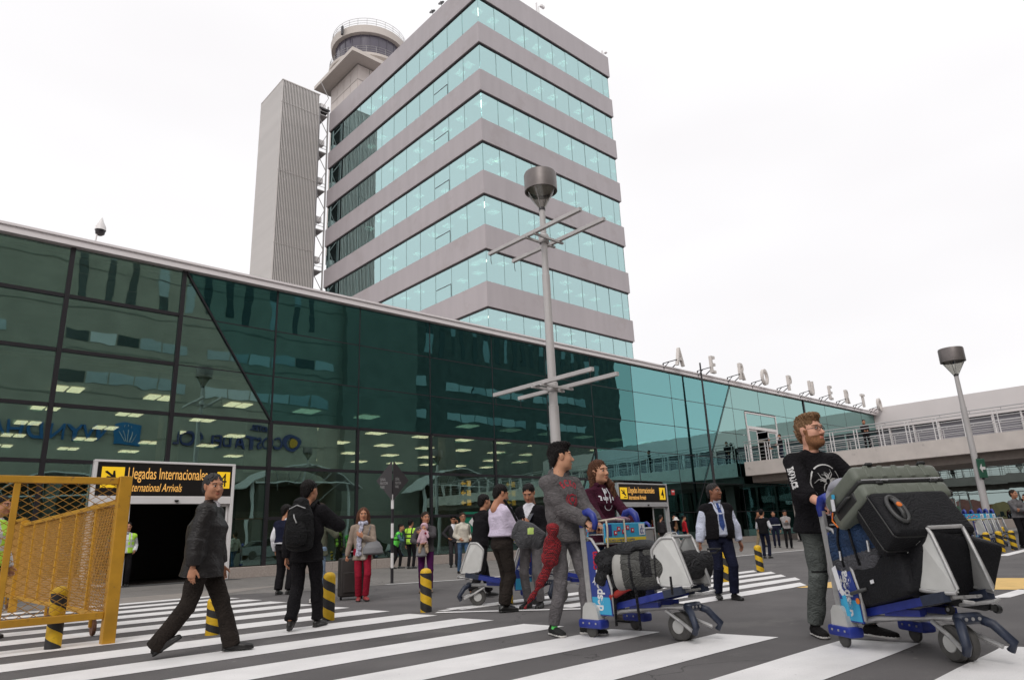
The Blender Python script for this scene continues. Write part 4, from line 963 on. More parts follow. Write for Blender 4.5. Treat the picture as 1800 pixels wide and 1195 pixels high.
    if glasses:
        b = MB(); Mh = Matrix(J['hr'].tolist()).to_4x4(); Mh.translation = Vector(J['he']); Mh = Matrix.Scale(sc, 4) @ Mh
        for s in (-1, 1):
            b.tube([Mh @ Vector((s*.033+.026*math.cos(a)*(1), .108-.012*abs(math.cos(a))*(1 if math.cos(a)*s > 0 else 0), .0+.017*math.sin(a)*abs(math.sin(a))**-.35 if math.sin(a) else 0)) for a in [k*math.pi/8 for k in range(16)]], .0026*sc, 5, closed=True)
            b.tube([Mh @ Vector((s*.059, .10, .004)), Mh @ Vector((s*.079, .0, .006)), Mh @ Vector((s*.078, -.02, -.008))], .0024*sc, 5)
        b.tube([Mh @ Vector((-.008, .108, .006)), Mh @ Vector((.008, .108, .006))], .0026*sc, 5); b.build('glasses', black, t)
    LAST.clear(); LAST.update(t=t, J=J, sc=sc, upper=up_, lower=lo_, rz=rz, loc=g0, P=P)
    return t
def bag_thing(name, label, cat, group=None):      # a separate object carried by the last person, in that person's frame
    return thing(name, label, cat, LAST['loc'], LAST['rz'], group)
def decal(vs2, fs, host, origin, xd, yd, nd, mt, name, parent, off=.003, sc=None):
    sc = sc or LAST['sc']; me = host.data; bv = BVHTree.FromPolygons([v.co for v in me.vertices], [tuple(p.vertices) for p in me.polygons])
    o = Vector(origin)*sc; xd, yd, nd = Vector(xd).normalized()*sc, Vector(yd).normalized()*sc, Vector(nd).normalized(); out = []
    for x, y in vs2:
        p = o+xd*x+yd*y; hit = bv.ray_cast(p+nd*.35, -nd, .7); out.append((hit[0]+nd*off) if hit[0] else p)
    b = MB(); b.add(out, fs); return b.build(name, mt, parent)
def grid_poly(vs, fs, n=1): return vs, fs
# ================================================================ the people
C_ = dict(black=(.012, .011, .013), navy=(.012, .014, .032), charcoal=(.035, .033, .036), brownblk=(.028, .022, .019), white=(.72, .72, .76), grey=(.13, .12, .122), khaki=(.34, .27, .18))
blk = fab('black_fabric', C_['black']); nvy = fab('navy_fabric', C_['navy']); char = fab('charcoal_fabric', C_['charcoal']); brn = fab('dark_brown_fabric', C_['brownblk'])
wht = fab('white_shirt_cotton', C_['white']); grym = fab('grey_marl', C_['grey'], vscale=30, var=.2); khk = fab('khaki_cotton', C_['khaki'])
lilac = fab('lilac_shirt_cotton', (.66, .58, .72)); palebl = fab('pale_blue_shirt_cotton', (.62, .66, .80)); greyj = fab('grey_jeans', (.155, .145, .15), var=.25, vscale=7)
bluej = fab('dark_blue_jeans', (.018, .035, .08), var=.35, vscale=7); ltj = fab('light_blue_jeans', (.24, .33, .46), var=.2, vscale=7); midj = fab('mid_blue_jeans', (.07, .13, .23), var=.3)
greenj = fab('washed_grey_green_jeans', (.105, .115, .108), var=.35, vscale=5); darkhole = mat('knee_rip', (.01, .01, .01), .9)
lthr = mat('dark_leather', (.012, .010, .010), .45, var=.15, vscale=4, bump=.15, bscale=30, spec=.34, crease=.3)
hiviz = mat('hi_vis_yellow', (.45, .80, .06), .6, var=.08); hivg = mat('hi_vis_green', (.12, .70, .08), .6, var=.08); silver = mat('reflective_strip', (.6, .6, .6), .3)
red_j = fab('red_jacket', (.45, .02, .03)); maroon = fab('maroon_fleece', (.055, .012, .026)); beige = fab('beige_knit', (.33, .26, .21), bscale=140, bump=.5); redtr = fab('red_denim', (.30, .015, .035)); olive = fab('olive_cotton', (.13, .14, .10)); purple = fab('purple_denim', (.075, .012, .075))
cream = fab('cream_fleece', (.62, .58, .50)); pinkm = fab('pale_pink_fleece', (.62, .42, .48)); greycoat = fab('dark_grey_coat', (.075, .07, .075)); scarfm = fab('striped_scarf', (.45, .45, .55), var=.6, vscale=30); tie_m = fab('blue_tie', (.05, .09, .28))
tan_boot = fab('tan_suede', (.22, .16, .12)); whitesole = mat('white_rubber', (.62, .60, .57), .6); greycan = fab('grey_black_mesh', (.03, .03, .03)); greenac = mat('green_accent', (.1, .6, .12), .6); redsh = mat('red_leather', (.3, .05, .05), .5); whitecan = fab('white_canvas', (.7, .68, .66))
def vest_paint(x, y, z, w0=.0):      # hi-vis waistcoat bands
    return np.where(((np.abs(z-.16) < .028) | (np.abs(z-.30) < .02) | ((np.abs(np.abs(x)-.10) < .02) & (z > .16))) & (np.abs(x) < .19), 1, 0)
def shirt_v(x, y, z): return np.where((y > .02) & (np.abs(x) < (z-.30)*.42) & (z > .30), 1, 0)
NEAR, MID, FAR = .0085, .0125, .02
def rzh_(hx, hy): return math.atan2(-hx, hy)
# --- foreground ------------------------------------------------------------------------------
person('man in a dark leather jacket striding right across the crosswalk, looking round', (345, 1151), (381, 830), 78,
       dict(fR=(.09, -.34, .135), qR=-32, fL=(-.08, .30, .088), yL=-6, hip=(0, 0, .905), head=(-50, 0, 0), lean=3, hR=(.27, -.04, .80), eR=(.4, -1, 0), hL=(-.24, .12, .82), neckf=.05),
       dict(kind='jacket', mats=None, mat=[lthr, fab('white_collar', (.6, .58, .62))], hem=.15, loose=.040, folds=.012, sleeve=.96, paint=lambda x, y, z: np.where((z > .50) & (y > -.02) & (np.abs(x) < .055) & (y > .03), 1, 0)),
       dict(mat=brn, th=.098, kn=.078, cuff=.082, end=-.02, folds=.010), hair=('short', 'grey'), skin='tan', q=NEAR, wide=1.2)
person('man in black with a black backpack walking away over the crosswalk', (534, 1106), (532, 846), 158,
       dict(fL=(-.09, -.20, .12), qL=-28, fR=(.09, .20, .088), hR=(.12, .20, 1.27), eR=(1, -.3, -.3), cR='grip', hL=(-.27, .02, .80), head=(-14, 0, 0), neckf=.06),
       dict(kind='jacket', mat=blk, hem=.12, loose=.030, folds=.010), dict(mat=blk, th=.092, kn=.07, cuff=.070, folds=.012), hair=('short', 'black'), skin='tan', q=NEAR)
bp = bag_thing('backpack', 'bulging black backpack with grey zips on the back of the man walking away', 'backpack'); s = LAST['sc']; J = LAST['J']; c = J['sc']
bpm = mat('black_nylon', (.008, .008, .009), .6, bump=.5, bscale=30, spec=.15, crease=.8)
blob('main_compartment', [(loft((0, -.24, c[2]-.46), (0, -.235, c[2]+.04), [(0, .16, .12), (.3, .175, .14), (.7, .155, .12), (1, .10, .07)], (1, 0, 0), .07), 0)], .009, bpm, bp, s, None, .006, 3, 14)
blob('front_pocket', [(loft((0, -.36, c[2]-.42), (0, -.345, c[2]-.22), [(0, .125, .05), (.6, .13, .055), (1, .10, .04)], (1, 0, 0), .05), 0)], .009, bpm, bp, s, None, .004, 5, 14)
b = MB(); 
for s_ in (-1, 1): b.tube([Vector((s_*.10, -.14, c[2]-.02))*s, Vector((s_*.12, -.02, c[2]+.075))*s, Vector((s_*.12, .10, c[2]+.0))*s, Vector((s_*.13, .13, c[2]-.14))*s, Vector((s_*.17, .03, c[2]-.33))*s], .018*s, 8)
b.build('shoulder_strap', bpm, bp, smooth=True)
b = MB(); b.tube([Vector((-.03, -.37, c[2]-.1))*s, Vector((-.01, -.40, c[2]-.14))*s, Vector((.02, -.4, c[2]-.20))*s], .008, 6); b.tube([Vector((-.1, -.345, c[2]-.03))*s, Vector((0, -.36, c[2]+.01))*s, Vector((.1, -.345, c[2]-.03))*s], .006, 6); b.build('zip', mat('silver_zip', (.45, .45, .45), .3, metal=.8), bp)
b = MB(); b.tube([Vector((-.03, -.2, c[2]+.08))*s, Vector((0, -.2, c[2]+.13))*s, Vector((.03, -.2, c[2]+.08))*s], .01, 6); b.build('grab_handle', bpm, bp)
person('man in a grey hoodie with red print pushing a luggage trolley', (970, 1112), (974, 782), 45,
       dict(fL=(-.10, .13, .088), fR=(.11, -.10, .088), yR=20, hR=(.0, .30, 1.0), hL=(-.12, .33, .98), eR=(.6, -1, -.5), eL=(-.6, -1, -.5), cR='grip', cL='grip', dR=(0, .8, -.6), dL=(0, .8, -.6), pR=(0, -.5, -1), pL=(0, -.5, -1), head=(58, 3, 0), neckf=.16, lean=-1),
       dict(kind='hoodie', mat=grym, hem=.08, loose=.024, folds=.012), dict(mat=greyj, th=.080, kn=.060, cuff=.055, folds=.010), dict(mat=greycan, sole=whitesole, accent=greenac), hair=('quiff', 'black'), skin='light', q=NEAR, loc=(5.19, 4.97, 0))
hood = LAST.copy(); J = LAST['J']; s = LAST['sc']; fr = J['fr']; redp = mat('red_print', (.42, .03, .05), .7)
def arc_text(txt, size, r, cx, cy, spread, xs=.8):
    vs, fs = [], []; n = len(txt)
    for i, ch in enumerate(txt):
        a = (i-(n-1)/2)*spread; v, f = text_mesh(ch, size, 0, xs, 0, 'CENTER', .004); o = len(vs)
        vs += [(cx+(r+p.y)*math.sin(a)+p.x*math.cos(a), cy+(r+p.y)*math.cos(a)-r-p.x*math.sin(a)) for p in v]; fs += [tuple(k+o for k in q) for q in f]
    return vs, fs
def ring2(r0, r1, cx, cy, n=28, gaps=()):
    vs, fs = [], []
    for k in range(n+1):
        a = 2*math.pi*k/n; vs += [(cx+r0*math.sin(a), cy+r0*math.cos(a)), (cx+r1*math.sin(a), cy+r1*math.cos(a))]
        if k < n and k not in gaps: fs.append((2*k, 2*k+1, 2*k+3, 2*k+2))
    return vs, fs
def on_chest(vs, fs, mt, nm, zoff=-.12, L=None):
    L = L or LAST; J = L['J']; o = J['sc']+J['u']*zoff; return decal([(-x, y) for x, y in vs], [f[::-1] for f in fs], L['upper'], o, J['sx'], J['u'], J['fr'], mt, nm, L['t'], sc=L['sc'])
v, f = arc_text('ECKO', .085, .16, .0, .03, .33); on_chest(v, f, redp, 'chest_lettering')
v, f = ring2(.038, .054, 0, -.10, 24, (3, 4, 11, 12)); on_chest(v, f, redp, 'chest_print'); v, f = ring2(0, .022, 0, -.10, 12); on_chest(v, f, redp, 'chest_print')
v, f = ring2(.062, .072, 0, -.10, 24, (0, 1, 2, 21, 22, 23)); on_chest(v, f, redp, 'chest_print')
person('smiling young woman in a maroon hoodie with long brown hair beside the man in grey', (1018, 1092), (1013, 812), 40,
       dict(fL=(-.09, .10, .088), fR=(.09, -.18, .105), qR=-15, hL=(-.12, .42, 1.00), hR=(.22, .36, .98), eL=(-.8, -1, -.3), cL='grip', cR='grip', dL=(-.1, .9, -.3), pL=(0, -.2, -1), pR=(0, -.2, -1), head=(8, 2, 4)),
       dict(kind='hoodie', mat=maroon, hem=.10, loose=.016, folds=.012), dict(mat=bluej, th=.078, kn=.056, cuff=.045), dict(mat=fab('grey_boot_suede', (.10, .085, .075))), hair=('side', 'auburn'), skin='light', fem=True, q=NEAR, loc=(6.16, 5.30, 0))
v, f = arc_text('Roots', .07, 2.0, 0, .0, .021, .8); on_chest(v, f, wht, 'chest_lettering', -.13); v, f = ring2(.05, .058, 0, -.06, 20, tuple(range(15, 20))+tuple(range(0, 5))); on_chest(v, f, wht, 'chest_print', -.13)
v, f = ring2(0, .028, 0, .10, 10); on_chest(v, f, wht, 'chest_print', -.13)
b = MB(); s = LAST['sc']; J = LAST['J']
for k in (-1, 1): b.tube([Vector(J['nk']+J['sx']*k*.03+J['fr']*.085+J['u']*(-.03))*s, Vector(J['nk']+J['sx']*k*.035+J['fr']*.135-J['u']*.10)*s, Vector(J['nk']+J['sx']*k*.03+J['fr']*.15-J['u']*.2)*s], .005, 5)
b.build('drawstring', wht, LAST['t'])
person('bearded man with glasses in a black sweatshirt pushing the overloaded luggage trolley', (1462, 1110), (1441, 733), 39,
       dict(fR=(.10, -.12, .088), fL=(-.12, .26, .088), yR=20, hR=(.24, .38, 1.0), hL=(-.30, .40, 1.02), eR=(.5, -1, -.4), eL=(-.5, -1, -.4), cR='grip', cL='grip', dR=(0, .9, -.4), dL=(0, .9, -.4), pR=(0, -.3, -1), pL=(0, -.3, -1), head=(14, 5, 0), neckf=.10, lean=4, shw=.19),
       dict(kind='tee', mat=blk, hem=.10, loose=.024, folds=.010, sleeve=.74), dict(mats=[greenj, darkhole], mat=greenj, th=.090, kn=.070, cuff=.062, folds=.011, paint=lambda x, y, z: np.where((np.abs(z-.50) < .012) & (y > .02) & (x > .02), 1, 0)),
       dict(mat=fab('black_canvas', (.015, .014, .014)), sole=whitesole), hair=('quiff', 'sandy'), skin='fair', q=NEAR, beard=1, glasses=True, wide=1.12, belly=.015, loc=(6.27, 2.86, 0))
brd = LAST.copy(); wpr = mat('white_print', (.62, .61, .60), .8)
v, f = ring2(.140, .150, 0, -.13, 36, (4, 13, 22, 31)); on_chest(v, f, wpr, 'chest_print', -.1)
vs, fs = [], []; random.seed(4)
for k in range(17):
    a = random.uniform(-2.6, 2.6); r0 = .02; r1 = random.uniform(.07, .125); w = .006; x0, y0 = r0*math.sin(a), r0*math.cos(a); o = len(vs)
    pts_ = [(r0+(r1-r0)*t, a+.35*math.sin(t*3+k)*t) for t in (0, .33, .66, 1)]
    for i, (r_, aa) in enumerate(pts_): ww = w*(1-.25*i); vs += [(r_*math.sin(aa)-ww*math.cos(aa), r_*math.cos(aa)+ww*math.sin(aa)-.12), (r_*math.sin(aa)+ww*math.cos(aa), r_*math.cos(aa)-ww*math.sin(aa)-.12)]
    for i in range(3): fs.append((o+2*i, o+2*i+1, o+2*i+3, o+2*i+2))
on_chest(vs, fs, wpr, 'chest_print', -.1)
J = LAST['J']; ua = unit(J['elR']-J['shR']); v, f = text_mesh('EMBRACE', .075, 0, .62, .2, 'LEFT', .005)
sd = unit(np.cross(ua, J['fr'])); side_n = unit(J['sx']*1.0+J['fr']*.35)
tx = unit(np.cross(side_n, ua)); decal([(p.x, -p.y+.02) for p in v], [q_[::-1] for q_ in f], LAST['upper'], J['shR']+ua*.05, ua, -np.cross(ua, side_n)*-1, side_n, wpr, 'sleeve_lettering', LAST['t'], sc=LAST['sc'])
# --- middle distance ----------------------------------------------------------------------------
person('man in a pale lilac shirt and dark trousers holding up a phone', (886, 1075), (883, 853), 122,
       dict(fL=(-.09, .05, .088), fR=(.09, -.05, .088), hR=(.10, .36, 1.16), eR=(.6, -.6, -1), cR='half', dR=(.1, .45, 1), pR=(-1, .2, 0), hL=(-.15, .22, 1.25), eL=(-.5, -.5, -1), dL=(.1, .3, 1), cL='half', head=(-8, -14, 0), neckf=.12),
       dict(kind='shirt', mat=lilac, hem=-.125, loose=.028, folds=.010, sleeve=.93), dict(mat=brn, th=.098, kn=.076, cuff=.072, folds=.011), hair=('short', 'black'), skin='tan', q=.0105, wide=1.12, belly=.01, belt=mat('dark_red_belt', (.10, .02, .025), .4))
J = LAST['J']; ph = bag_thing('mobile_phone', 'dark mobile phone held up by the man in the lilac shirt', 'phone'); s = LAST['sc']
M = Matrix.Translation(Vector(J['wrR']+V(-.02, .10, .12))*s) @ Euler((R(-40), 0, R(10))).to_matrix().to_4x4(); MB().bbox(-.036, .036, -.005, .005, -.07, .07, .004, M=M).build('case', mat('phone_case', (.02, .02, .05), .3), ph); MB().box(-.032, .032, -.0065, -.0055, -.064, .064, M=M).build('screen', mat('phone_screen', (.02, .02, .025), .1), ph)
person('stocky man in a black waistcoat, white shirt and blue tie walking over the island crossing', (1277, 1053), (1267, 848), 22,
       dict(fR=(.10, -.06, .10), fL=(-.08, .14, .088), yR=12, hR=(.33, .02, .82), hL=(-.32, .02, .83), eR=(1, -.4, 0), eL=(-1, -.4, 0), head=(34, 6, 0), hip=(0, 0, .91)),
       dict(kind='shirt', mat=palebl, hem=-.06, loose=.030, folds=.010, sleeve=.95, vest=blk, vopen=.062, vhem=.05), dict(mat=nvy, th=.100, kn=.074, cuff=.068), hair=('short', 'grey'), skin='brown', q=.0105, wide=1.16, belly=.045)
J = LAST['J']; s = LAST['sc']
vs = [(-.016, .0), (.016, .0), (.022, -.03), (.045, -.36), (.0, -.44), (-.045, -.36), (-.022, -.03)]
vs2, fs2 = [], []
for i in range(15):
    t_ = i/14; y = -.44*t_; w = .018+.027*min(t_/.8, 1) if t_ < .82 else .045*(1-t_)/.18; vs2 += [(-w, y), (w, y)]
    if i < 14: fs2.append((2*i, 2*i+1, 2*i+3, 2*i+2))
on_chest(vs2, fs2, tie_m, 'tie', .035)
b = MB(); b.tube([Vector(J['nk']+J['sx']*x_+J['fr']*y_+J['u']*z_)*s for x_, y_, z_ in ((-.06, .03, .02), (-.055, .09, -.03), (-.03, .135, -.09), (.04, .14, -.1), (.06, .09, -.02), (.06, .02, .02))], .004*s, 5); b.build('lanyard', blk, LAST['t'])
b = MB()
for k in (-1, 1): b.prism([(0, 0), (k*.055, .015), (k*.045, -.045)][::k], .006, Matrix.Translation(Vector(J['nk']+J['fr']*.088+J['u']*.015)*s) @ Euler((R(68), 0, 0)).to_matrix().to_4x4())
b.build('shirt_collar', palebl, LAST['t'])
person('man in a white shirt and navy waistcoat with hands in pockets behind the backpack man', (497, 1045), (489, 888), 152,
       dict(hL=(-.24, .06, .86), hR=(.22, .10, .90), head=(-35, 0, 0), fL=(-.11, 0, .088), fR=(.11, .02, .088)), dict(kind='shirt', mat=wht, hem=-.08, loose=.024, folds=.009, vest=nvy, vopen=0, vhem=-.02), dict(mat=blk, th=.10, kn=.085, cuff=.08), hair=('short', 'black'), q=MID, wide=1.08)
person('woman in an olive jacket and light jeans half hidden behind the backpack man', (558, 1058), (569, 885), 120, dict(hR=(.08, .22, 1.36), eR=(.8, 0, -1), dR=(0, .2, 1), cR='half', fL=(-.07, .10, .088), fR=(.07, -.12, .088)), dict(kind='jacket', mat=olive, hem=.10, loose=.02), dict(mat=ltj, th=.08, kn=.06, cuff=.055), dict(mat=whitecan, sole=whitesole), hair=('long', 'darkbrown'), fem=True, q=MID)
person('woman in a long beige cardigan and red trousers pulling a dark suitcase', (636, 1056), (636, 893), 5,
       dict(fL=(-.06, .06, .10), fR=(.06, -.04, .088), hR=(.30, .0, .84), cR='grip', hL=(.02, .20, 1.20), eL=(-1, -.3, -.6), dL=(.8, .1, .5), pL=(0, -1, 0), head=(-4, 0, 0)),
       dict(kind='cardigan', mat=[beige, fab('cream_top', (.55, .5, .44))], hem=.14, loose=.018, folds=.008, paint=lambda x, y, z: np.where((y > .02) & (np.abs(x) < .05) & (z < .16), 1, 0)), dict(mat=redtr, th=.082, kn=.066, cuff=.062), dict(mat=redsh), hair=('wavy', 'auburn'), skin='tan', fem=True, q=.011)
J = LAST['J']; s = LAST['sc']; b = []
blob('scarf', [(loft(J['nk']+V(-.06, .02, .0), J['nk']+V(.06, .02, .0), [(0, .055, .05), (1, .055, .05)], (0, 1, 0)), 0), (loft(J['nk']+V(-.05, .07, 0), J['nk']+V(.06, .07, -.01), [(0, .04), (1, .04)]), .02), (loft(J['nk']+V(.03, .10, -.03), J['nk']+V(.08, .165, -.25), [(0, .035, .025), (1, .04, .018)]), .02), (loft(J['nk']+V(.08, .165, -.25), J['nk']+V(.10, .17, -.62), [(0, .045, .018), (1, .05, .014)], (1, 0, 0), .01), .01)], .010, scarfm, LAST['t'], s, None, .006, 9, 50)
hb = bag_thing('handbag', 'slouchy grey handbag on the arm of the woman in beige', 'handbag'); gbag = mat('grey_bag_leather', (.17, .17, .18), .55, bump=.3, bscale=30)
blob('bag_body', [(loft((-.18, .18, .88), (-.18, .16, 1.08), [(0, .20, .075), (.5, .19, .07), (1, .12, .035)], (1, 0, 0), .03), 0)], .010, gbag, hb, s, None, .006, 4, 18)
b = MB(); b.tube([Vector(p)*s for p in ((-.05, .17, 1.08), (-.09, .14, 1.25), (-.14, .06, 1.40), (-.17, -.04, 1.38), (-.2, .0, 1.2), (-.28, .14, 1.08))], .009, 6); b.build('strap', gbag, hb)
p_ = gz(617, 1053); su = thing('suitcase', 'upright dark brown suitcase pulled by the woman in beige', 'suitcase', (p_.x, p_.y, 0), LAST['rz']+R(8)); sm_ = mat('brown_case_fabric', (.03, .024, .022), .6, bump=.4, bscale=60)
MB().bbox(-.22, .22, -.13, .13, .05, .70, .035, seg=3).build('shell', sm_, su, smooth='auto'); MB().bbox(-.17, .17, .13, .155, .12, .46, .012).build('front_pocket', sm_, su)
b = MB(); b.tube([(-.09, 0, .68), (-.09, 0, .80), (.09, 0, .80), (.09, 0, .68)], .009, 6); b.build('pull_handle', alu, su)
for x in (-.18, .18): MB().lathe([(0, -.015), (.035, -.015), (.035, .015), (0, .015)], 12, (x, .0, .035), ax='x').build('wheel', dark, su)
person('mother in a grey hooded jacket and purple trousers carrying a baby', (749, 1041), (753, 900), 0,
       dict(hL=(.06, .24, 1.30), eL=(-1, 0, -.4), dL=(1, .2, .1), pL=(0, -1, 0), hR=(.12, .26, 1.05), eR=(1, -.2, -.6), dR=(-1, .3, 0), pR=(0, 0, 1), head=(20, 2, 0), fL=(-.09, .06, .088), fR=(.10, -.04, .088)),
       dict(kind='hoodie', mat=[greycoat, fab('crimson_top', (.2, .01, .03))], hem=.03, loose=.022, paint=lambda x, y, z: np.where((y > .03) & (np.abs(x) < .045), 1, 0)), dict(mat=purple, th=.088, kn=.065, cuff=.058), dict(mat=tan_boot, h=2.2), hair=('tied', 'darkbrown'), fem=True, q=.011)
s = LAST['sc']; bb = bag_thing('baby', 'baby in a pale pink hooded suit held against the mother in grey', 'baby')
bb['category'] = 'person'; bh, bf, bmi = get_head(True, .0055, 0); 
obj('body', np_mesh('body', ((bh*.72)@rotm(30, -20, 0).T+V(.03, .22, 1.40))*s, bf, [skinm('light', SK['light']), mat('eye_white'), mat('iris'), mat('lips_light', (.5, .2, .2)), hairm('black')], bmi), bb)
blob('snowsuit', [(loft((.05, .23, 1.10), (.04, .22, 1.32), [(0, .085, .08), (1, .075, .07)]), 0), (loft((.10, .24, 1.30), (.17, .28, 1.10), [(0, .04), (1, .03)]), .02), (loft((-.03, .25, 1.30), (-.05, .30, 1.2), [(0, .04), (1, .03)]), .02), (loft((.10, .24, 1.08), (.14, .26, .88), [(0, .05), (1, .035)]), .02), (loft((-.0, .25, 1.08), (-.03, .27, .88), [(0, .05), (1, .035)]), .02)], .009, [pinkm, fab('spotted_trousers', (.45, .34, .24), var=.6, vscale=50)], bb, s, lambda x, y, z: np.where(z < 1.06, 1, 0), .003, 2)
blob('hood', [(ell((.03, .205, 1.43), (.088, .09, .09)), 0), (ell((.06, .30, 1.40), (.055, .06, .065)), .01, 'sub')], .009, pinkm, bb, s)
hb = bag_thing('handbag', 'small grey shoulder bag hanging below the baby', 'handbag'); blob('bag_body', [(loft((.10, .24, .80), (.10, .22, .98), [(0, .13, .05), (1, .10, .04)], (1, 0, 0), .03), 0)], .011, gbag, hb, s)
MB().tube([Vector(p)*s for p in ((.18, .2, .98), (.16, .14, 1.2), (-.02, .1, 1.44), (-.12, -.05, 1.42))], .007, 5).build('strap', gbag, hb)
person('uniformed officer with peaked cap phoning beside the glass wall', (798, 997), (797, 905), 8, dict(hL=(-.15, .10, 1.50), eL=(-1, .3, -.6), dL=(.2, 0, 1), cL='half', hR=(.20, .10, 1.0), eR=(1, -.4, 0), hfac=1.02), dict(kind='uniform_jacket', mat=[char, wht], hem=.05, paint=shirt_v), dict(mat=char, th=.09, kn=.07, cuff=.066), q=.015)
s = LAST['sc']; J = LAST['J']; M = Matrix(J['hr'].tolist()).to_4x4(); M.translation = Vector(J['he']); M = Matrix.Scale(s, 4) @ M
b = MB(); b.lathe([(.088, .045), (.092, .075), (.125, .115), (.10, .135), (0, .14)], 18, M=M); b.prism([(math.cos(a)*.09, math.sin(a)*.13+.02) for a in [math.pi*k/10 for k in range(11)]], .008, M @ Matrix.Translation((0, .0, .045)) @ Euler((R(-15), 0, 0)).to_matrix().to_4x4()); b.build('peaked_cap', blk, LAST['t'], smooth='auto')
person('woman in a cream fleece, jeans and glasses walking right by the glass', (815, 1009), (818, 901), 25, dict(fL=(-.08, .22, .10), fR=(.07, -.18, .088), hR=(.16, .12, 1.0), hL=(-.18, .14, 1.0), head=(-15, 0, 0)), dict(kind='fleece', mat=cream, loose=.02, hem=0), dict(mat=midj, th=.075, kn=.055, cuff=.05), dict(mat=blk, sole=whitesole), hair=('tied', 'darkbrown'), fem=True, q=.0145, glasses=True)
s = LAST['sc']; hb = bag_thing('handbag', 'black shoulder bag of the woman in the cream fleece', 'handbag'); blob('bag_body', [(loft((-.26, .08, .80), (-.26, .06, 1.0), [(0, .15, .06), (1, .10, .04)], (1, 0, 0), .03), 0)], .012, bpm, hb, s); MB().tube([Vector(p)*s for p in ((-.2, .06, 1.0), (-.17, .08, 1.42), (-.2, -.06, 1.4), (-.3, .04, 1.0))], .008, 5).build('strap', bpm, hb)
person('man in a dark suit bent behind the man in lilac, pushing an empty trolley', (846, 1052), (852, 868), 125, dict(fL=(-.09, .24, .088), fR=(.09, -.26, .13), qR=-30, hL=(-.2, .40, 1.0), hR=(.2, .40, 1.0), lean=10, cL='grip', cR='grip'), dict(kind='jacket', mat=blk, hem=.05, loose=.02), dict(mat=blk, th=.09, kn=.07, cuff=.068), q=MID)
person('dark haired person in black behind the man in the grey hoodie', (940, 1068), (933, 852), -25, dict(head=(10, -25, 0), hR=(.15, .2, 1.0), hL=(-.15, .2, 1.0)), dict(kind='jacket', mat=[blk, wht], loose=.02, paint=shirt_v), dict(mat=greyj, th=.085, kn=.066, cuff=.06), hair=('short', 'black'), q=MID, H=None)
lime = mat('lime_panel', (.45, .6, .15), .6); w0 = O+ray(930, 940)*7.4; hb = thing('shoulder_bag', 'grey and lime sling bag between the men in lilac and grey', 'bag', (w0.x, w0.y, 0), rzh_(-1, -.7))
blob('bag_body', [(loft((-.12, 0, w0.z-.06), (.12, .02, w0.z+.06), [(0, .10, .08), (.5, .13, .10), (1, .11, .08)], (0, 0, 1), .05, 2.4), 0), (ell((.05, .06, w0.z-.05), (.09, .06, .09)), .02)], .009, [mat('grey_bag_nylon', (.05, .05, .055), .6, bump=.5, bscale=30, crease=.8), lime], hb, 1, lambda x, y, z: np.where((np.abs(x+.04) < .03) & (np.abs(z-w0.z-.04) < .035), 1, 0), .006, 2)
MB().tube([(.1, 0, w0.z+.1), (.18, .05, w0.z+.28), (.24, .1, w0.z+.38)], .016, 6).build('strap', bpm, hb)
# --- by the doors and along the glass -------------------------------------------------------------
person('guard in a yellow hi-vis waistcoat and tie standing at the left entrance', None, (222, 918), 8, dict(hL=(-.22, .08, .96), hR=(.24, .02, .86)), dict(kind='shirt', mat=wht, vest=[hiviz, silver], vopen=.03, vhem=.0, loose=.018, vpaint=lambda x, y, z: vest_paint(x, y, z-.93)), dict(mat=blk, th=.088, kn=.07, cuff=.066), q=.013, loc=(5.72, 23.35, .012))
on_chest([(-.02, 0), (.02, 0), (.03, -.2), (-.03, -.2)], [(0, 1, 2, 3)], blk, 'tie', .02)
person('worker in a yellow hi-vis waistcoat at the left edge behind the yellow fence', None, (2, 872), 60, dict(hL=(-.24, .1, .86), hR=(.26, .1, .86)), dict(kind='shirt', mat=wht, vest=[hiviz, silver], vopen=0, loose=.02, vpaint=lambda x, y, z: vest_paint(x, y, z-.93)), dict(mat=blk), q=MID, H=1.70, skin='tan')
person('worker in green hi-vis waistcoat leaning forward behind the striped pole', None, (697, 918), 70, dict(lean=22, hL=(-.15, .5, 1.0), hR=(.15, .5, 1.0), fL=(-.1, .1, .088), fR=(.1, -.15, .088), hip=(0, -.05, .9)), dict(kind='shirt', mat=fab('teal_shirt', (.08, .15, .18)), vest=[hivg, blk], vopen=0, vpaint=lambda x, y, z: vest_paint(x, y, z-.93)), dict(mat=blk), q=.016, H=1.62)
person('worker in a yellow hi-vis waistcoat behind the mother in grey', None, (722, 913), 150, {}, dict(kind='shirt', mat=char, vest=[hiviz, char], vopen=0, vpaint=lambda x, y, z: vest_paint(x, y, z-.93)), dict(mat=blk), q=.016, H=1.68)
person('bald man in a white shirt at the second entrance seen over the trolley grip', None, (1107, 893), 170, {}, dict(kind='shirt', mat=[wht, nvy], paint=lambda x, y, z: np.where((np.abs(x) < .10), 1, 0)), dict(mat=blk), q=.015, H=1.72, hair=('bald', 'grey'))
person('woman in a grey coat over a red top beside the second entrance', None, (1147, 912), -10, dict(hR=(.1, .2, 1.0), hL=(-.1, .22, .98)), dict(kind='coat', mat=[fab('mid_grey_coat', (.16, .155, .16)), red_j], hem=.2, paint=lambda x, y, z: np.where((y > .03) & (np.abs(x) < .05), 1, 0)), dict(mat=blk), q=.015, H=1.60, hair=('tied', 'black'), fem=True)
person('man in a charcoal suit facing the second entrance', None, (1161, 905), 150, {}, dict(kind='jacket', mat=char, hem=.06), dict(mat=char), q=.016, H=1.72, hair=('short', 'grey'))
person('person holding a small child with white hat near the second entrance', None, (1184, 905), 10, dict(hL=(.0, .2, 1.1), hR=(.05, .2, 1.05)), dict(kind='jacket', mat=blk), dict(mat=midj), q=.016, H=1.66)
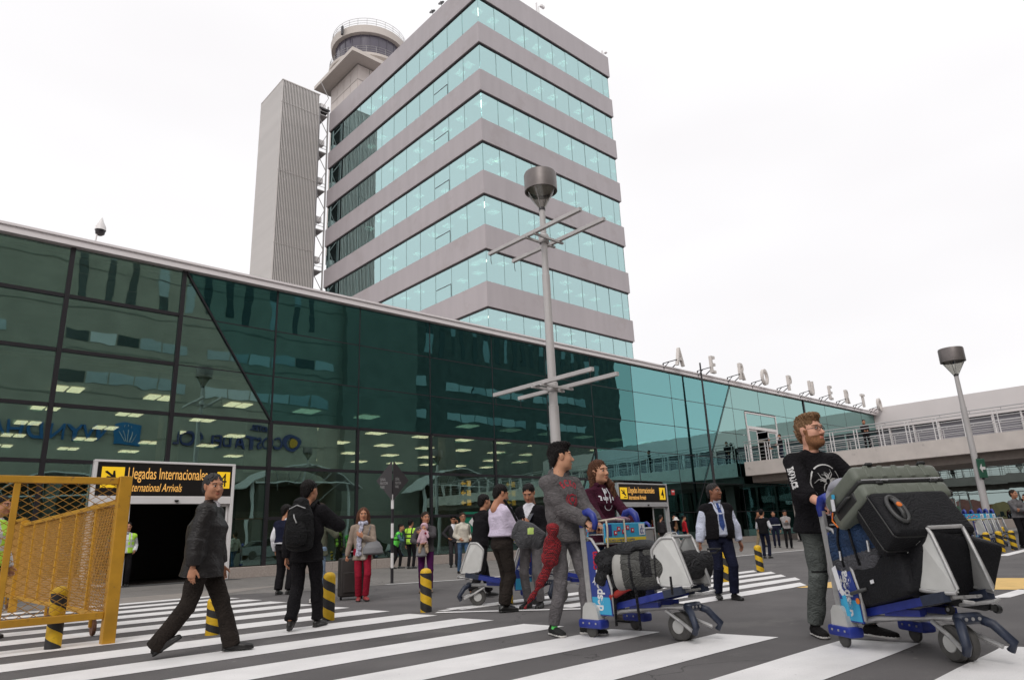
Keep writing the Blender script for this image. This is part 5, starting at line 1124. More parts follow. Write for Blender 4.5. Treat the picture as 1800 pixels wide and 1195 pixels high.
s = LAST['sc']; bb = bag_thing('child', 'small child in a wide white sun hat held near the second entrance', 'child'); obj('body', np_mesh('body', ((bh*.75)@rotm(20, -10, 0).T+V(-.05, .24, 1.40))*s, bf, [skinm('brown', SK['brown']), mat('eye_white'), mat('iris'), mat('lips_light'), hairm('black')], bmi), bb)
blob('clothes', [(loft((-.05, .24, 1.05), (-.05, .24, 1.30), [(0, .08), (1, .07)]), 0), (loft((-.02, .26, 1.05), (.05, .32, .85), [(0, .05), (1, .035)]), .02)], .012, fab('brown_romper', (.16, .09, .05)), bb, s); b = MB(); b.lathe([(.19, 1.40), (.10, 1.46), (.085, 1.54), (0, 1.57)], 16, (-.05, .24, 0)); b.build('sun_hat', whitecan, bb, smooth=True)
person('person in a red jacket right of the second entrance', None, (1201, 906), 110, {}, dict(kind='jacket', mat=red_j), dict(mat=nvy), q=.016, H=1.62, hair=('short', 'black'))
person('person in khaki trousers and brown jacket talking under the footbridge', None, (1331, 897), 60, dict(fL=(-.1, .15, .088), fR=(.1, -.2, .088)), dict(kind='jacket', mat=fab('brown_jacket', (.10, .05, .035))), dict(mat=khk, th=.09, kn=.07), q=.018, H=1.64)
person('man in black waistcoat and white sleeves seen from behind by the island bollard', (1349, 981), (1342, 895), 160, dict(hR=(.2, .25, 1.05), hL=(-.2, .3, 1.05)), dict(kind='shirt', mat=wht, vest=blk, vopen=0), dict(mat=nvy), q=.014)
person('man in navy with a grey chest stripe in the group under the bridge', (1367, 962), (1366, 898), 5, {}, dict(kind='jacket', mat=[nvy, silver], paint=lambda x, y, z: np.where(np.abs(z-.16) < .02, 1, 0)), dict(mat=nvy), q=.018)
person('man in a light grey hoodie looking down at his phone under the bridge', (1388, 964), (1386, 896), 10, dict(head=(0, -25, 0), hL=(-.05, .22, 1.2), hR=(.05, .22, 1.2)), dict(kind='hoodie', mat=fab('light_grey_marl', (.36, .34, .34))), dict(mat=blk), dict(mat=blk, sole=whitesole), q=.018)
person('person in black behind the man in the light grey hoodie', None, (1402, 900), -60, {}, dict(kind='jacket', mat=blk), dict(mat=blk), q=.02, H=1.62)
person('guard in black standing on the footbridge before the upper doors', None, (1366, 752), -60, dict(hR=(.1, .3, 1.05), hL=(-.1, .3, 1.05)), dict(kind='jacket', mat=blk), dict(mat=nvy), q=.02, H=1.75, loc=(44.3, 22.0, 5.04), hair=('short', 'black'))
person('person in black stooping on the footbridge beside the standing guard', None, (1348, 775), 70, dict(lean=30, hR=(.2, .4, .9), hL=(-.2, .4, .9)), dict(kind='coat', mat=blk, hem=.15), dict(mat=blk), q=.02, H=1.65, loc=(43.8, 22.9, 5.04), hair=('long', 'black'), fem=True)
person('man in black leaning on the footbridge rail behind the bearded man', None, (1523, 745), 10, dict(hR=(.1, .25, 1.05), hL=(-.1, .25, 1.05)), dict(kind='jacket', mat=blk), dict(mat=blk), q=.02, H=1.75, loc=(43.2, 16.1, 5.04))
person('woman in a grey jumper with folded arms at the right edge beside the bollards', None, (1779, 861), 42, dict(hL=(.10, .22, 1.15), hR=(-.08, .24, 1.12), eL=(-1, 0, -.5), eR=(1, 0, -.5), dL=(1, .2, 0), dR=(-1, .2, 0), head=(12, 5, 0)), dict(kind='jumper', mat=fab('grey_jumper', (.14, .135, .14)), loose=.02), dict(mat=blk, th=.09, kn=.075, cuff=.07), q=.0115, H=1.66, hair=('short', 'darkbrown'), fem=True)
person('person in dark red cut by the right edge of the picture', None, (1802, 868), -60, dict(hR=(.15, .3, 1.1)), dict(kind='jacket', mat=fab('dark_red_top', (.16, .05, .06))), dict(mat=blk), q=.014, H=1.62)
for i, (x, y, c, a, hc) in enumerate(((1692, 907, red_j, 20, 'black'), (1704, 903, nvy, 0, 'grey'), (1713, 907, char, 60, 'black'), (1722, 905, blk, 180, 'black'), (1732, 904, brn, 30, 'darkbrown'), (1744, 901, fab('white_top', (.5, .5, .5)), 200, 'black'))):
    person(['person in red at the left of the group behind the trolley train', 'grey haired man in a dark suit behind the trolley train', 'man in charcoal second from left behind the trolley train', 'person in black facing away behind the trolley train', 'person in brown at the right of the group behind the trolley train', 'person in a white top walking away past the lamp post'][i], None, (x, y), a, {}, dict(kind='jacket', mat=[c, wht] if i == 1 else c, paint=shirt_v if i == 1 else None), dict(mat=blk), q=.025, H=1.68, hair=('short', hc))
# ================================================================ luggage trolleys
blue = mat('trolley_blue', (.018, .035, .26), .4, var=.15, vscale=20, dirt=(.05, .05, .09), dscale=14, dthr=.62); dblue = mat('trolley_dark_blue', (.022, .03, .055), .45, var=.2, vscale=25)
zinc = mat('galvanised_tube', (.46, .455, .45), .42, metal=.45, var=.12, vscale=18, dirt=(.25, .24, .22), dscale=12, dthr=.64); zplate = mat('zinc_plate', (.58, .58, .56), .45, metal=.25, var=.05, vscale=12, dirt=(.3, .29, .26), dscale=22, dthr=.68)
tyre = mat('grey_tyre', (.075, .072, .068), .7, var=.2, vscale=20); adblue = mat('advert_blue', (.03, .055, .26), .4); adcyan = mat('advert_cyan', (.05, .38, .62), .4); adred = mat('advert_red', (.5, .02, .05), .4); adyel = mat('advert_yellow', (.75, .58, .05), .4); adwhite = mat('advert_white', (.75, .75, .75), .4)
def side_text(txt, size, x, y, z, xs, mt, nm, par, sgn=1):      # text running upwards on a panel facing +x (sgn 1) or -x
    vs, fs = text_mesh(txt, size, .001, xs, 0, 'LEFT', .004); b = MB(); b.add([(x+sgn*v.z, y+sgn*(-v.y)*-1*-1 if sgn > 0 else y+v.y, z+v.x) for v in vs], fs); return b.build(nm, mt, par)
def trolley(label, loc, rz, group='luggage trolleys', simple=False):
    t = thing('luggage_trolley', label, 'luggage trolley', loc, rz, group)
    for s in (-1, 1):
        x = .31*s
        b = MB(); b.bar((x, 0, .16), (x, -.05, 1.03), .028, .062, upv=(0, 1, 0)); b.build('upright', zinc, t)
        b = MB(); b.prism([(-.09, .145), (.13, .145), (.10, .27), (.05, .31), (-.03, .31), (-.07, .27)], .09, Matrix.Translation((x-.045, 0, 0)) @ Matrix(((0, 0, 1, 0), (1, 0, 0, 0), (0, 1, 0, 0), (0, 0, 0, 1)))); b.build('castor_housing', zplate, t)
        b = MB(); b.bbox(x-.062, x+.062, -.13, .16, .085, .165, .02, seg=2)
        for k in (-.06, .02, .1): b.box(x-.066, x+.066, k-.008, k+.008, .125, .14, 1)
        b.build('bumper', [blue, zinc], t, smooth='auto')
        b = MB(); b.lathe([(0, -.018), (.045, -.02), (.062, -.012), (.064, 0), (.062, .012), (.045, .02), (0, .018)], 20, (x, -.01, .064), ax='x'); b.build('castor_wheel', tyre, t, smooth='auto')
        b = MB(); b.tube([(x, -.05, .99), (x, -.055, 1.06), (x, -.02, 1.12), (x, .05, 1.135), (x, .10, 1.10), (x, .125, 1.03), (x, .11, .97)], [.030, .036, .040, .040, .036, .030, .024], 10); b.build('grip', blue, t, smooth=True)
        # advert panel behind the upright
        P = [(.02, .20), (.27, .20), (.255, .42), (.16, .70), (.05, .86), (-.02, .86)]
        b = MB(); b.prism(P, .012, Matrix.Translation((x-.006, 0, 0)) @ Matrix(((0, 0, 1, 0), (1, 0, 0, 0), (0, 1, 0, 0), (0, 0, 0, 1))), 0)
        b.add([(x+s*.0075, y, z) for y, z in ((.03, .21), (.26, .21), (.25, .36), (.025, .36))], [(0, 1, 2, 3)], 1); b.build('advert_panel', [adblue, adcyan], t)
        if not simple:
            side_text('despegar', .13, x+s*.009, .16 if s > 0 else .06, .24, .80, adwhite, 'lettering', t, s)
            side_text('.com', .12, x+s*.009, .13 if s > 0 else .03, .58, .80, adred, 'lettering', t, s)
            M = Matrix.Translation((x+s*.0085, .075 if s > 0 else .2, .50)) @ Matrix(((0, 0, s, 0), (1, 0, 0, 0), (0, 1, 0, 0), (0, 0, 0, 1)))
            b = MB(); b.prism([(-.004, -.035), (.004, -.035), (.006, -.005), (.03, -.018), (.03, -.01), (.006, .012), (.004, .035), (-.004, .035), (-.006, .012), (-.03, -.01), (-.03, -.018), (-.006, -.005)], .001, M); b.build('aeroplane_mark', adwhite, t)
        b = MB(); b.tube([(x, -.02, .90), (x, .06, .88), (x, .17, .74), (x, .275, .44), (x, .29, .22)], .014, 8); b.build('guard_tube', zinc, t, smooth=True)
        b = MB(); b.bar((.25*s, .06, .235), (.17*s, .93, .425), .045, .055); b.build('bed_rail', blue, t)
        b = MB(); b.bar((.166*s, .97, .434), (.185*s, .78, .393), .055, .065); b.build('rail_end', dblue, t)
        # side stop of the front frame: plate with a tube rim
        Q = [Vector((.215*s, .76, .475)), Vector((.135*s, 1.045, .46)), Vector((.135*s, .895, .86)), Vector((.185*s, .79, .86)), Vector((.215*s, .70, .76))]
        nQ = Vector((s, .25, .1)).normalized()*.008; b = MB(); b.add(Q+[v-nQ for v in Q], [(0, 1, 2, 3, 4)[::s], (5, 6, 7, 8, 9)[::-s]]+[(i, (i+1) % 5, 5+(i+1) % 5, 5+i)[::-s] for i in range(5)]); b.build('side_stop_plate', zplate, t)
        b = MB(); cQ = sum(Q, Vector())/5; pts_ = []
        for i in range(5):
            p0, p1 = Q[i], Q[(i+1) % 5]; pts_ += [p0.lerp(p1, .08)+(p0-cQ)*.03, p0.lerp(p1, .5)+(p0.lerp(p1, .5)-cQ)*.05, p0.lerp(p1, .92)+(p1-cQ)*.03]
        b.tube(pts_, .014, 8, closed=True); b.build('side_stop_rim', zinc, t, smooth=True)
    MB().tube([(-.135, .885, .875), (.135, .885, .875)], .014, 8).build('top_bar', zinc, t)
    b = MB(); b.tube([(-.135, 1.07, .41), (-.08, 1.09, .40), (-.03, .92, .37), (.03, .92, .37), (.08, 1.09, .40), (.135, 1.07, .41)], .012, 8); b.build('front_bar', zinc, t)
    b = MB()
    for y in (.2, .45, .7, .92): b.tube([(-.25+.08*y, y, .225+y*.21), (.25-.08*y, y, .225+y*.21)], .011, 6)
    for x in (-.1, 0, .1): b.tube([(x, .1, .245), (x, .95, .425)], .008, 6)
    b.build('bed_frame', zinc, t)
    b = MB(); b.tube([(-.31, -.05, 1.0), (.31, -.05, 1.0)], .017, 8); b.build('handle_bar', dark, t)
    b = MB()     # wire basket
    for z in (.84, .92, 1.0): b.tube([(-.29, 0, z), (-.29, .20, z), (.29, .20, z), (.29, 0, z)], .006, 5)
    for k in range(9): b.tube([(-.29+.0725*k, 0, .83), (-.29+.0725*k, .2, .83), (-.29+.0725*k, .2, 1.0)], .004, 4)
    b.build('wire_basket', zinc, t)
    b = MB(); b.bbox(-.30, .30, .215, .228, .84, 1.02, .004, 0); b.box(-.295, .295, .229, .231, .845, .885, 1)
    for k, (x, z) in enumerate(((-.1, .95), (-.03, .975), (.03, .94), (.10, .965), (.15, .93))): b.box(x-.022, x+.022, .229, .233, z-.02, z+.02, 2); b.box(x-.01, x+.01, .234, .235, z-.008, z+.01, 3)
    b.box(.2, .285, .229, .232, .90, 1.01, 4); b.box(-.285, -.2, .229, .232, .90, 1.01, 3)
    b.build('advert_board', [adcyan, adyel, adred, adwhite, adblue], t)
    vs, fs = text_mesh('d:', .11, .001, .8); b = MB(); b.add([(-.205-v.x*1, .234+v.z, .915+v.y) for v in vs], fs); b.build('lettering', adblue, t)
    vs, fs = text_mesh('DESCARGA LA MEJOR APP, COMPRA', .028, .0005, .86); b = MB(); b.add([(.27-v.x, .2325+v.z, .852+v.y) for v in vs], fs); b.build('lettering', adblue, t)
    # chassis
    b = MB()
    for s in (-1, 1): b.tube([(.29*s, .08, .20), (.22*s, .30, .24), (.07*s, .72, .275), (.07*s, .92, .285)], .020, 8)
    b.tube([(-.30, .05, .19), (.30, .05, .19)], .018, 8); b.build('chassis_tube', zinc, t, smooth=True)
    for s in (-1, 1):
        b = MB(); b.bar((.185*s, .38, .285), (.115*s, .66, .30), .07, .045); b.build('chassis_cover', blue, t)
        b = MB(); b.lathe([(0, -.026), (.06, -.03), (.105, -.028), (.118, -.014), (.118, .014), (.105, .028), (.06, .03), (0, .026)], 28, (.042*s, .80, .119), ax='x'); b.build('front_wheel', tyre, t, smooth='auto')
        b = MB(); b.lathe([(0, -.034), (.055, -.034), (.06, -.028), (.06, .028), (.055, .034), (0, .034)], 20, (.042*s, .80, .119), ax='x'); b.build('wheel_hub', zplate, t)
        b = MB(); b.tube([(.07*s, .91, .285), (.12*s, .99, .25), (.175*s, 1.07, .14), (.165*s, 1.04, .09)], [.03, .032, .03, .026], 8); b.build('bumper_arm', dblue, t, smooth=True)
        b = MB(); b.tube([(.15*s, 1.0, .11), (.10*s, .85, .17), (.09*s, .70, .25)], .016, 8); b.build('brace_tube', zinc, t)
    b = MB(); b.bbox(-.10, .10, .885, .965, .25, .32, .02)
    for x in (-.05, 0, .05): b.lathe([(0, .967), (.012, .969), (.012, .965)], 8, (x, 0, .285), 1, ax='y')
    b.build('front_bracket', [dblue, zinc], t, smooth='auto')
    return t
def rzh(hx, hy): return math.atan2(-hx, hy)
T1 = trolley('luggage trolley pushed by the couple in hoodies, loaded with a trekking backpack', (5.487, 4.647, 0), rzh(-.04, -1))
T2 = trolley('luggage trolley pushed by the bearded man, piled high with black cases', (6.04, 2.41, 0), rzh(-.54, -.84))
g1 = gz(927, 1062); g2 = gz(838, 1040)
def copy_tree(o, parent=None):
    c = o.copy(); COL.objects.link(c); c.parent = parent
    for ch in o.children: copy_tree(ch, c)
    return c
def place(label, loc, h):
    c = copy_tree(T1); c.location = loc; c.rotation_euler = (0, 0, rzh(*h)); c['label'] = label; return c
place('empty luggage trolley seen behind the legs of the man in lilac', (7.35, 7.75, 0), (-.75, .62))
place('empty luggage trolley parked behind the man in the grey hoodie', (8.3, 7.2, 0), (-.9, .2))
for i, (px, py) in enumerate(((1716, 968), (1727, 964), (1738, 960))):
    p = gz(px, py); place(['front trolley of the short train beside the right lamp post', 'middle trolley of the short train beside the right lamp post', 'last trolley of the short train beside the right lamp post'][i], (p.x, p.y, 0), (-.75, -.65))
p = gz(1131, 1003); place('empty luggage trolley standing before the second entrance', (p.x, p.y, 0), (.2, -1))
# ---------------------------------------------------------------- luggage
def on(tr, name, label, cat='suitcase'):
    return thing(name, label, cat, tr.location, tr.rotation_euler.z)
bl_f = mat('black_case_fabric', (.011, .011, .013), .62, var=.12, vscale=8, bump=.35, bscale=90, spec=.2, crease=.35); bl_g = mat('black_rubber', (.02, .02, .02), .5); orangem = mat('orange_badge', (.75, .18, .02), .5); tagm = mat('paper_tag', (.72, .72, .74), .6); cyan = mat('cyan_tag', (.05, .4, .65), .5)
hardm = mat('grey_green_shell', (.15, .165, .135), .42, var=.05, vscale=6, bump=.25, bscale=160, spec=.4)
def rbox(hx, hy, hz, r=.05, seg=4):
    bm = bmesh.new(); bmesh.ops.create_cube(bm, size=1)
    for v in bm.verts: v.co = Vector((v.co.x*2*hx, v.co.y*2*hy, v.co.z*2*hz))
    bmesh.ops.bevel(bm, geom=bm.edges[:], offset=r, segments=seg, affect='EDGES', profile=.6); return bm
def soft(hx, hy, hz, r=.05, puff=.02, seed=0):      # padded soft box
    bm = rbox(hx, hy, hz, r); bmesh.ops.subdivide_edges(bm, edges=bm.edges[:], cuts=2, use_grid_fill=True)
    rs = np.random.RandomState(seed); a = rs.uniform(5, 12, 6)
    for v in bm.verts:
        c = v.co; k = (1-(c.x/hx)**2)*(1-(c.y/hy)**2)+(1-(c.x/hx)**2)*(1-(c.z/hz)**2)+(1-(c.y/hy)**2)*(1-(c.z/hz)**2)
        n = c.normalized(); v.co = c+n*(puff*max(k, 0)+.25*puff*math.sin(a[0]*c.x+a[1]*c.y+a[2]*c.z)+.15*puff*math.sin(a[3]*2*c.x-a[4]*2*c.z))
    return bm
def frameM(c, X, Y, Z): M = Matrix((Vector(X).normalized(), Vector(Y).normalized(), Vector(Z).normalized())).transposed().to_4x4(); M.translation = Vector(c); return M
def spinner(par, M, x, y, z, ax='x', s=1.0):
    b = MB(); b.lathe([(0, -.014*s), (.026*s, -.014*s), (.03*s, 0), (.026*s, .014*s), (0, .014*s)], 14, (x, y, z), ax=ax, M=M); b.lathe([(0, -.016*s), (.012*s, -.016*s), (.012*s, .016*s), (0, .016*s)], 10, (x, y, z), 1, ax=ax, M=M); b.build('wheel', [bl_g, zinc], par, smooth='auto')
# low black suitcase on the bed
bs = R(13.5); bY = Vector((0, math.cos(bs), math.sin(bs))); bZ = Vector((0, -math.sin(bs), math.cos(bs)))
t = on(T2, 'suitcase', 'black soft suitcase lying lowest on the bed of the bearded man\'s trolley')
M = frameM(Vector((.0, .12, .275))+bY*.35+bZ*.155, (1, 0, 0), bY, bZ); MB().bm(soft(.30, .35, .15, .05, .02, 2), M=M).build('shell', bl_f, t, smooth=True)
b = MB(); b.tube([M @ Vector(p) for p in ((.318, -.26, -.04), (.345, -.22, -.045), (.345, -.10, -.045), (.318, -.06, -.04))], .014, 8); b.build('side_handle', mat('charcoal_plastic', (.05, .05, .05), .4), t, smooth=True)
b = MB(); b.lathe([(0, 0), (.022, 0), (.022, .004), (0, .006)], 14, (.331, -.19, -.105), ax='x', M=M); b.build('badge', orangem, t)
b = MB(); b.box(.329, .332, .02, .06, -.02, .005, M=M); b.build('brand_patch', tagm, t)
b = MB(); b.tube([M @ Vector(p) for p in ((.27, -.33, .145), (.30, -.1, .162), (.30, .2, .165), (.27, .33, .148))], .005, 6); b.build('zip', bl_g, t)
# navy duffel
t = on(T2, 'duffel_bag', 'navy and grey duffel bag with a pale piping between two black suitcases', 'bag')
navyf = mat('navy_nylon', (.020, .045, .105), .6, bump=.5, crease=1.0, bscale=25, spec=.25, var=.15, vscale=7); greyf = mat('grey_nylon', (.075, .075, .085), .6, bump=.5, crease=1.0, bscale=25, var=.15)
dpr = [(loft((.28, .10, .72), (-.25, .10, .72), [(0, .18, .15), (.5, .21, .16), (1, .18, .15)], (0, 0, 1), .05, 3), 0), (loft((.28, .26, .76), (-.24, .26, .76), [(0, .18, .15), (1, .18, .15)], (0, 0, 1), .05, 3), .06), (loft((.27, .42, .74), (-.24, .42, .72), [(0, .15, .13), (1, .13, .12)], (0, 0, 1), .05, 3), .06)]
def dpaint(x, y, z): h = z-.20*(y-.1); return np.where(h < .66, 1, 0)
blob('bag_body', dpr, .0085, [navyf, greyf, tagm], t, 1, dpaint, .012, 6, 13)
b = MB(); b.tube([(.33, .16, .60), (.345, .15, .78), (.33, .16, .90), (.2, .17, .95)], .010, 6); b.tube([(.335, .36, .62), (.345, .33, .78), (.33, .29, .9), (.2, .24, .95)], .010, 6); b.build('webbing_strap', bl_f, t, smooth=True)
b = MB(); b.tube([(.345, .16, .72), (.348, .16, .65)], .008, 6); b.tube([(.335, .50, .80), (.335, .50, .72)], .010, 6); b.build('metal_clip', alu, t, kind='stuff')
# tall suitcase held in the front frame
t = on(T2, 'suitcase', 'upright black suitcase inside the front frame, its wheels sticking out on the right')
fY = Vector((0, .93, -.37)); fZ = Vector((0, .37, .93)); M = frameM((-.09, .74, .60), (.97, 0, .22), (0, .96, -.29), (-.2, .28, .93)); MB().bm(soft(.30, .10, .24, .045, .012, 5), M=M).build('shell', bl_f, t, smooth=True)
for x, z in ((-.33, -.20), (.02, -.27)): spinner(t, M, x, .10, z, 'x', 1.1)
b = MB(); b.bar(M @ Vector((-.28, .09, -.2)), M @ Vector((-.325, .10, -.20)), .03, .04); b.build('wheel_housing', bl_g, t)
b = MB(); b.tube([M @ Vector(p) for p in ((-.295, -.02, .0), (-.325, 0, .03), (-.325, .0, .12), (-.295, -.02, .15))], .012, 6); b.build('side_handle', bl_g, t)
# big soft suitcase leaning on top of it
e = Vector((0, .22, -.29)).normalized(); nn = Vector((0, .797, .604)); M = frameM(Vector((.07, .80, 1.0))-nn*.15, (1, 0, 0), -e, nn)
t = on(T2, 'suitcase', 'large black fabric suitcase with an oval handle and orange badge, leaning under the grey case')
MB().bm(soft(.315, .185, .14, .045, .010, 8), M=M).build('shell', bl_f, t, smooth=True)
b = MB(); b.tube([M @ Vector((.20+.055*math.cos(a), .01+.11*math.sin(a), .153)) for a in [2*math.pi*k/20 for k in range(20)]], .016, 8, closed=True); b.build('handle_surround', mat('charcoal_plastic', (.05, .05, .05), .4), t, smooth=True)
b = MB(); b.tube([M @ Vector((.20, -.08, .155)), M @ Vector((.20, -.04, .178)), M @ Vector((.20, .06, .178)), M @ Vector((.20, .10, .155))], .015, 8); b.build('carry_handle', mat('charcoal_plastic', (.05, .05, .05), .4), t, smooth=True)
b = MB(); b.lathe([(0, .0), (.02, .0), (.02, .008), (0, .01)], 14, (.20, .02, .190), M=M); b.build('badge', orangem, t)
b = MB()
for z in (.10, -.06): b.tube([M @ Vector((x, y, z)) for x, y in ((-.30, -.188), (.30, -.188), (.32, -.17), (.32, .17), (.30, .188), (-.30, .188))], .006, 6)
b.build('piping', bl_g, t)
for y in (.12, -.12): spinner(t, M, -.335, y, -.04, 'y', 1.1)
# hard shell case on the very top
th = Vector((0, -.5, .866)); rd = Vector((0, -.866, -.5)); M = frameM(Vector((.035, .60, 1.222))+rd*.235, (1, 0, 0), -rd, th)
t = on(T2, 'suitcase', 'grey green hard shell suitcase lying on top of the pile')
bm = rbox(.365, .235, .068, .05, 5); MB().bm(bm, M=M @ Matrix.Translation((0, 0, .075))).build('upper_shell', hardm, t, smooth=True)
bm = rbox(.365, .235, .068, .05, 5); MB().bm(bm, M=M @ Matrix.Translation((0, 0, -.075))).build('lower_shell', hardm, t, smooth=True)
b = MB(); b.bm(rbox(.360, .230, .016, .012, 2), M=M); b.build('zip_band', bl_g, t, smooth=True)
b = MB(); b.tube([M @ Vector(p) for p in ((-.33, .232, .010), (.33, .232, .010))], .006, 6); b.tube([M @ Vector((-.3, .238, .0)), M @ Vector((-.24, .245, .0))], .007, 6); b.tube([M @ Vector((.12, .238, .0)), M @ Vector((.18, .245, .0))], .007, 6); b.build('zip_pull', alu, t)
for x in (-.24, -.12, 0, .12, .24):
    b = MB(); b.bbox(x-.022, x+.022, .228, .2415, -.135, -.03, .006, M=M); b.build('shell_rib', hardm, t)
    b = MB(); b.bbox(x-.022, x+.022, .228, .2415, .03, .135, .006, M=M); b.build('shell_rib', hardm, t)
for x in (-.25, .2):
    for z in (.145, -.02): MB().bbox(x-.03, x+.03, .205, .25, z-.012, z+.012, .006, M=M).build('foot', bl_g, t)
b = MB(); b.tube([M @ Vector(p) for p in ((.368, -.12, -.04), (.392, -.10, -.04), (.392, .07, -.04), (.368, .09, -.04))], .012, 8); b.build('side_handle', bl_g, t, smooth=True)
b = MB(); b.bbox(.355, .372, -.16, .13, -.10, -.02, .01, M=M); b.build('handle_recess', bl_g, t)
for y in (.15, -.15):
    for z in (.09, -.08): spinner(t, M, -.392, y, z, 'z', 1.25); MB().bar(M @ Vector((-.35, y, z)), M @ Vector((-.385, y, z)), .03, .03).build('wheel_fork', bl_g, t)
t = on(T2, 'neck_pillow', 'pale grey cushion tucked behind the grey green hard suitcase', 'cushion'); blob('cushion', [(ell((.24, .20, 1.20), (.10, .10, .07)), 0), (ell((.26, .12, 1.10), (.10, .07, .10)), .05)], .009, mat('pale_grey_cloth', (.30, .30, .34), .85, bump=.4), t, 1, None, .012, 5, 30)
t = on(T2, 'luggage_tag', 'white and cyan paper tag on the hard suitcase', 'tag'); b = MB(); b.box(.415, .419, .26, .30, 1.02, 1.11); b.box(.415, .419, .28, .315, 1.111, 1.145, 1); b.build('paper', [tagm, cyan], t); b = MB(); b.tube([(.425, .27, 1.01), (.425, .25, .95), (.42, .30, .90)], .006, 6); b.build('cord', orangem, t)
t = on(T2, 'luggage_tag', 'long white airline tag with a cyan stub hanging from the low black suitcase', 'tag'); b = MB(); b.bar((.355, .06, .60), (.38, .14, .44), .004, .05, upv=(0, 1, 0)); b.bar((.38, .14, .438), (.375, .17, .40), .004, .05, upv=(0, 1, 0)); b.bar((.375, .165, .398), (.37, .185, .25), .004, .045, 1, upv=(0, 1, 0)); b.build('paper', [tagm, cyan], t)
# couple's trolley: trekking backpack, jacket, bags
pk = mat('trek_grey', (.085, .085, .08), .6, bump=.5, crease=1.0, bscale=30, spec=.25); pl = mat('trek_light_grey', (.34, .33, .31), .6, bump=.4, bscale=30); pbk = mat('trek_black', (.02, .02, .022), .6, bump=.5, crease=1.0, bscale=30, spec=.25); redw = mat('red_webbing', (.45, .04, .03), .6); teal = mat('teal_nylon', (.01, .06, .055), .6, bump=.4, bscale=25)
t = on(T1, 'trekking_backpack', 'grey and black trekking backpack lying across the bed of the couple\'s trolley', 'backpack')
A, B = V(.27, .36, .58), V(.03, .80, .62); ax_ = unit(B-A)
def tpaint(x, y, z):
    dx, dy, dz = x-A[0], y-A[1], z-A[2]; a = dx*ax_[0]+dy*ax_[1]+dz*ax_[2]; rx, ry, rz_ = dx-a*ax_[0], dy-a*ax_[1], dz-a*ax_[2]; r = np.sqrt(rx**2+ry**2+rz_**2)
    return np.where((a < .045) & (r > .118), 1, np.where((np.abs(a-.27) < .05) & (rz_ > -.06), 2, np.where((a > .42) | ((np.abs(a-.13) < .012)), 2, 0)))
blob('main_compartment', [(loft(A, B, [(0, .160, .150), (.3, .175, .16), (.7, .165, .15), (1, .13, .12)], (0, 0, 1), .06, 2.4), 0)], .0085, [pk, pl, pbk], t, 1, tpaint, .010, 3, 15)
blob('top_lid', [(loft(V(.16, .60, .72), V(.02, .84, .72), [(0, .07, .10), (1, .06, .09)], (0, 0, 1), .05), 0)], .009, pk, t, 1, None, .006, 4, 15)
b = MB()
for k, (q, w_) in enumerate(((.25, .02), (.45, .014), (.7, .02))):
    c = A+(B-A)*q; S_ = unit(np.cross(ax_, (0, 0, 1))); b.tube([Vector(c+S_*math.cos(a)*.160+V(0, 0, 1)*math.sin(a)*.176) for a in [2*math.pi*k_/18 for k_ in range(18)]], .007, 5, closed=True)
b.build('compression_strap', pbk, t)
b = MB(); b.tube([(.30, .25, .36), (.28, .42, .44), (.26, .60, .50)], .030, 8); b.build('red_strap', redw, t, smooth=True)
b = MB(); b.bar((.31, .30, .44), (.31, .30, .12), .03, .006); b.bar((.31, .56, .44), (.31, .58, .10), .03, .006); b.bar((.26, .92, .55), (.27, .93, .40), .025, .006); b.tube([(.0, 1.10, .72), (-.04, 1.2, .73), (-.06, 1.24, .76), (.0, 1.14, .76)], .010, 6); b.build('loose_strap', pbk, t, kind='stuff')
t = on(T1, 'jacket', 'crumpled black jacket thrown over the trekking backpack', 'jacket')
blob('cloth', [(ell((.22, .34, .755), (.10, .16, .05)), 0), (ell((.10, .52, .80), (.13, .18, .045)), .06), (ell((.29, .20, .66), (.06, .09, .10)), .06), (ell((-.1, .42, .78), (.12, .14, .05)), .06), (loft((.28, .2, .7), (.31, .16, .50), [(0, .06), (1, .05)]), .05)], .0085, pbk, t, 1, None, .030, 7, 30)
t = on(T1, 'black_pouch', 'small black bag at the rear of the couple\'s trolley bed', 'bag'); blob('bag_body', [(loft((.27, .20, .42), (-.1, .22, .42), [(0, .13, .12), (1, .12, .11)], (0, 0, 1), .04, 2.5), 0)], .009, pbk, t, 1, None, .008, 1, 18)
t = on(T1, 'teal_bag', 'dark teal bag behind the crumpled jacket', 'bag'); blob('bag_body', [(loft((-.05, .18, .66), (-.28, .2, .66), [(0, .12, .12), (1, .11, .11)], (0, 0, 1), .04, 2.5), 0)], .010, teal, t, 1, None, .006, 2, 18)
t = on(T1, 'black_duffel', 'black duffel squeezed into the front frame of the couple\'s trolley', 'bag'); blob('bag_body', [(loft((.04, .90, .62), (-.24, .93, .62), [(0, .12, .08), (1, .12, .09)], (0, 0, 1), .05, 2.2), 0)], .009, pbk, t, 1, None, .014, 11, 24)
t = on(T1, 'rope', 'loop of cream rope hanging from the basket of the couple\'s trolley', 'rope'); b = MB(); b.tube([(.27, .10, 1.04), (.28, .24, 1.05), (.28, .25, .98), (.27, .23, .80), (.25, .20, .70), (.15, .22, .665), (.06, .24, .70), (.03, .25, .86), (.04, .25, 1.05), (.1, .2, 1.06), (.2, .12, 1.05)], .010, 6); b.build('cord', mat('cream_rope', (.55, .49, .40), .8, bump=.5, bscale=80), t, smooth=True)
t = on(T1, 'scarf', 'crumpled mauve scarf lying on the trolley basket', 'scarf'); blob('cloth', [(ell((.02, .12, 1.04), (.16, .06, .03)), 0), (ell((-.1, .1, 1.05), (.1, .05, .03)), .03)], .009, mat('mauve_scarf', (.20, .11, .15), .8, var=.6, vscale=30), t, 1, None, .012, 2, 30)
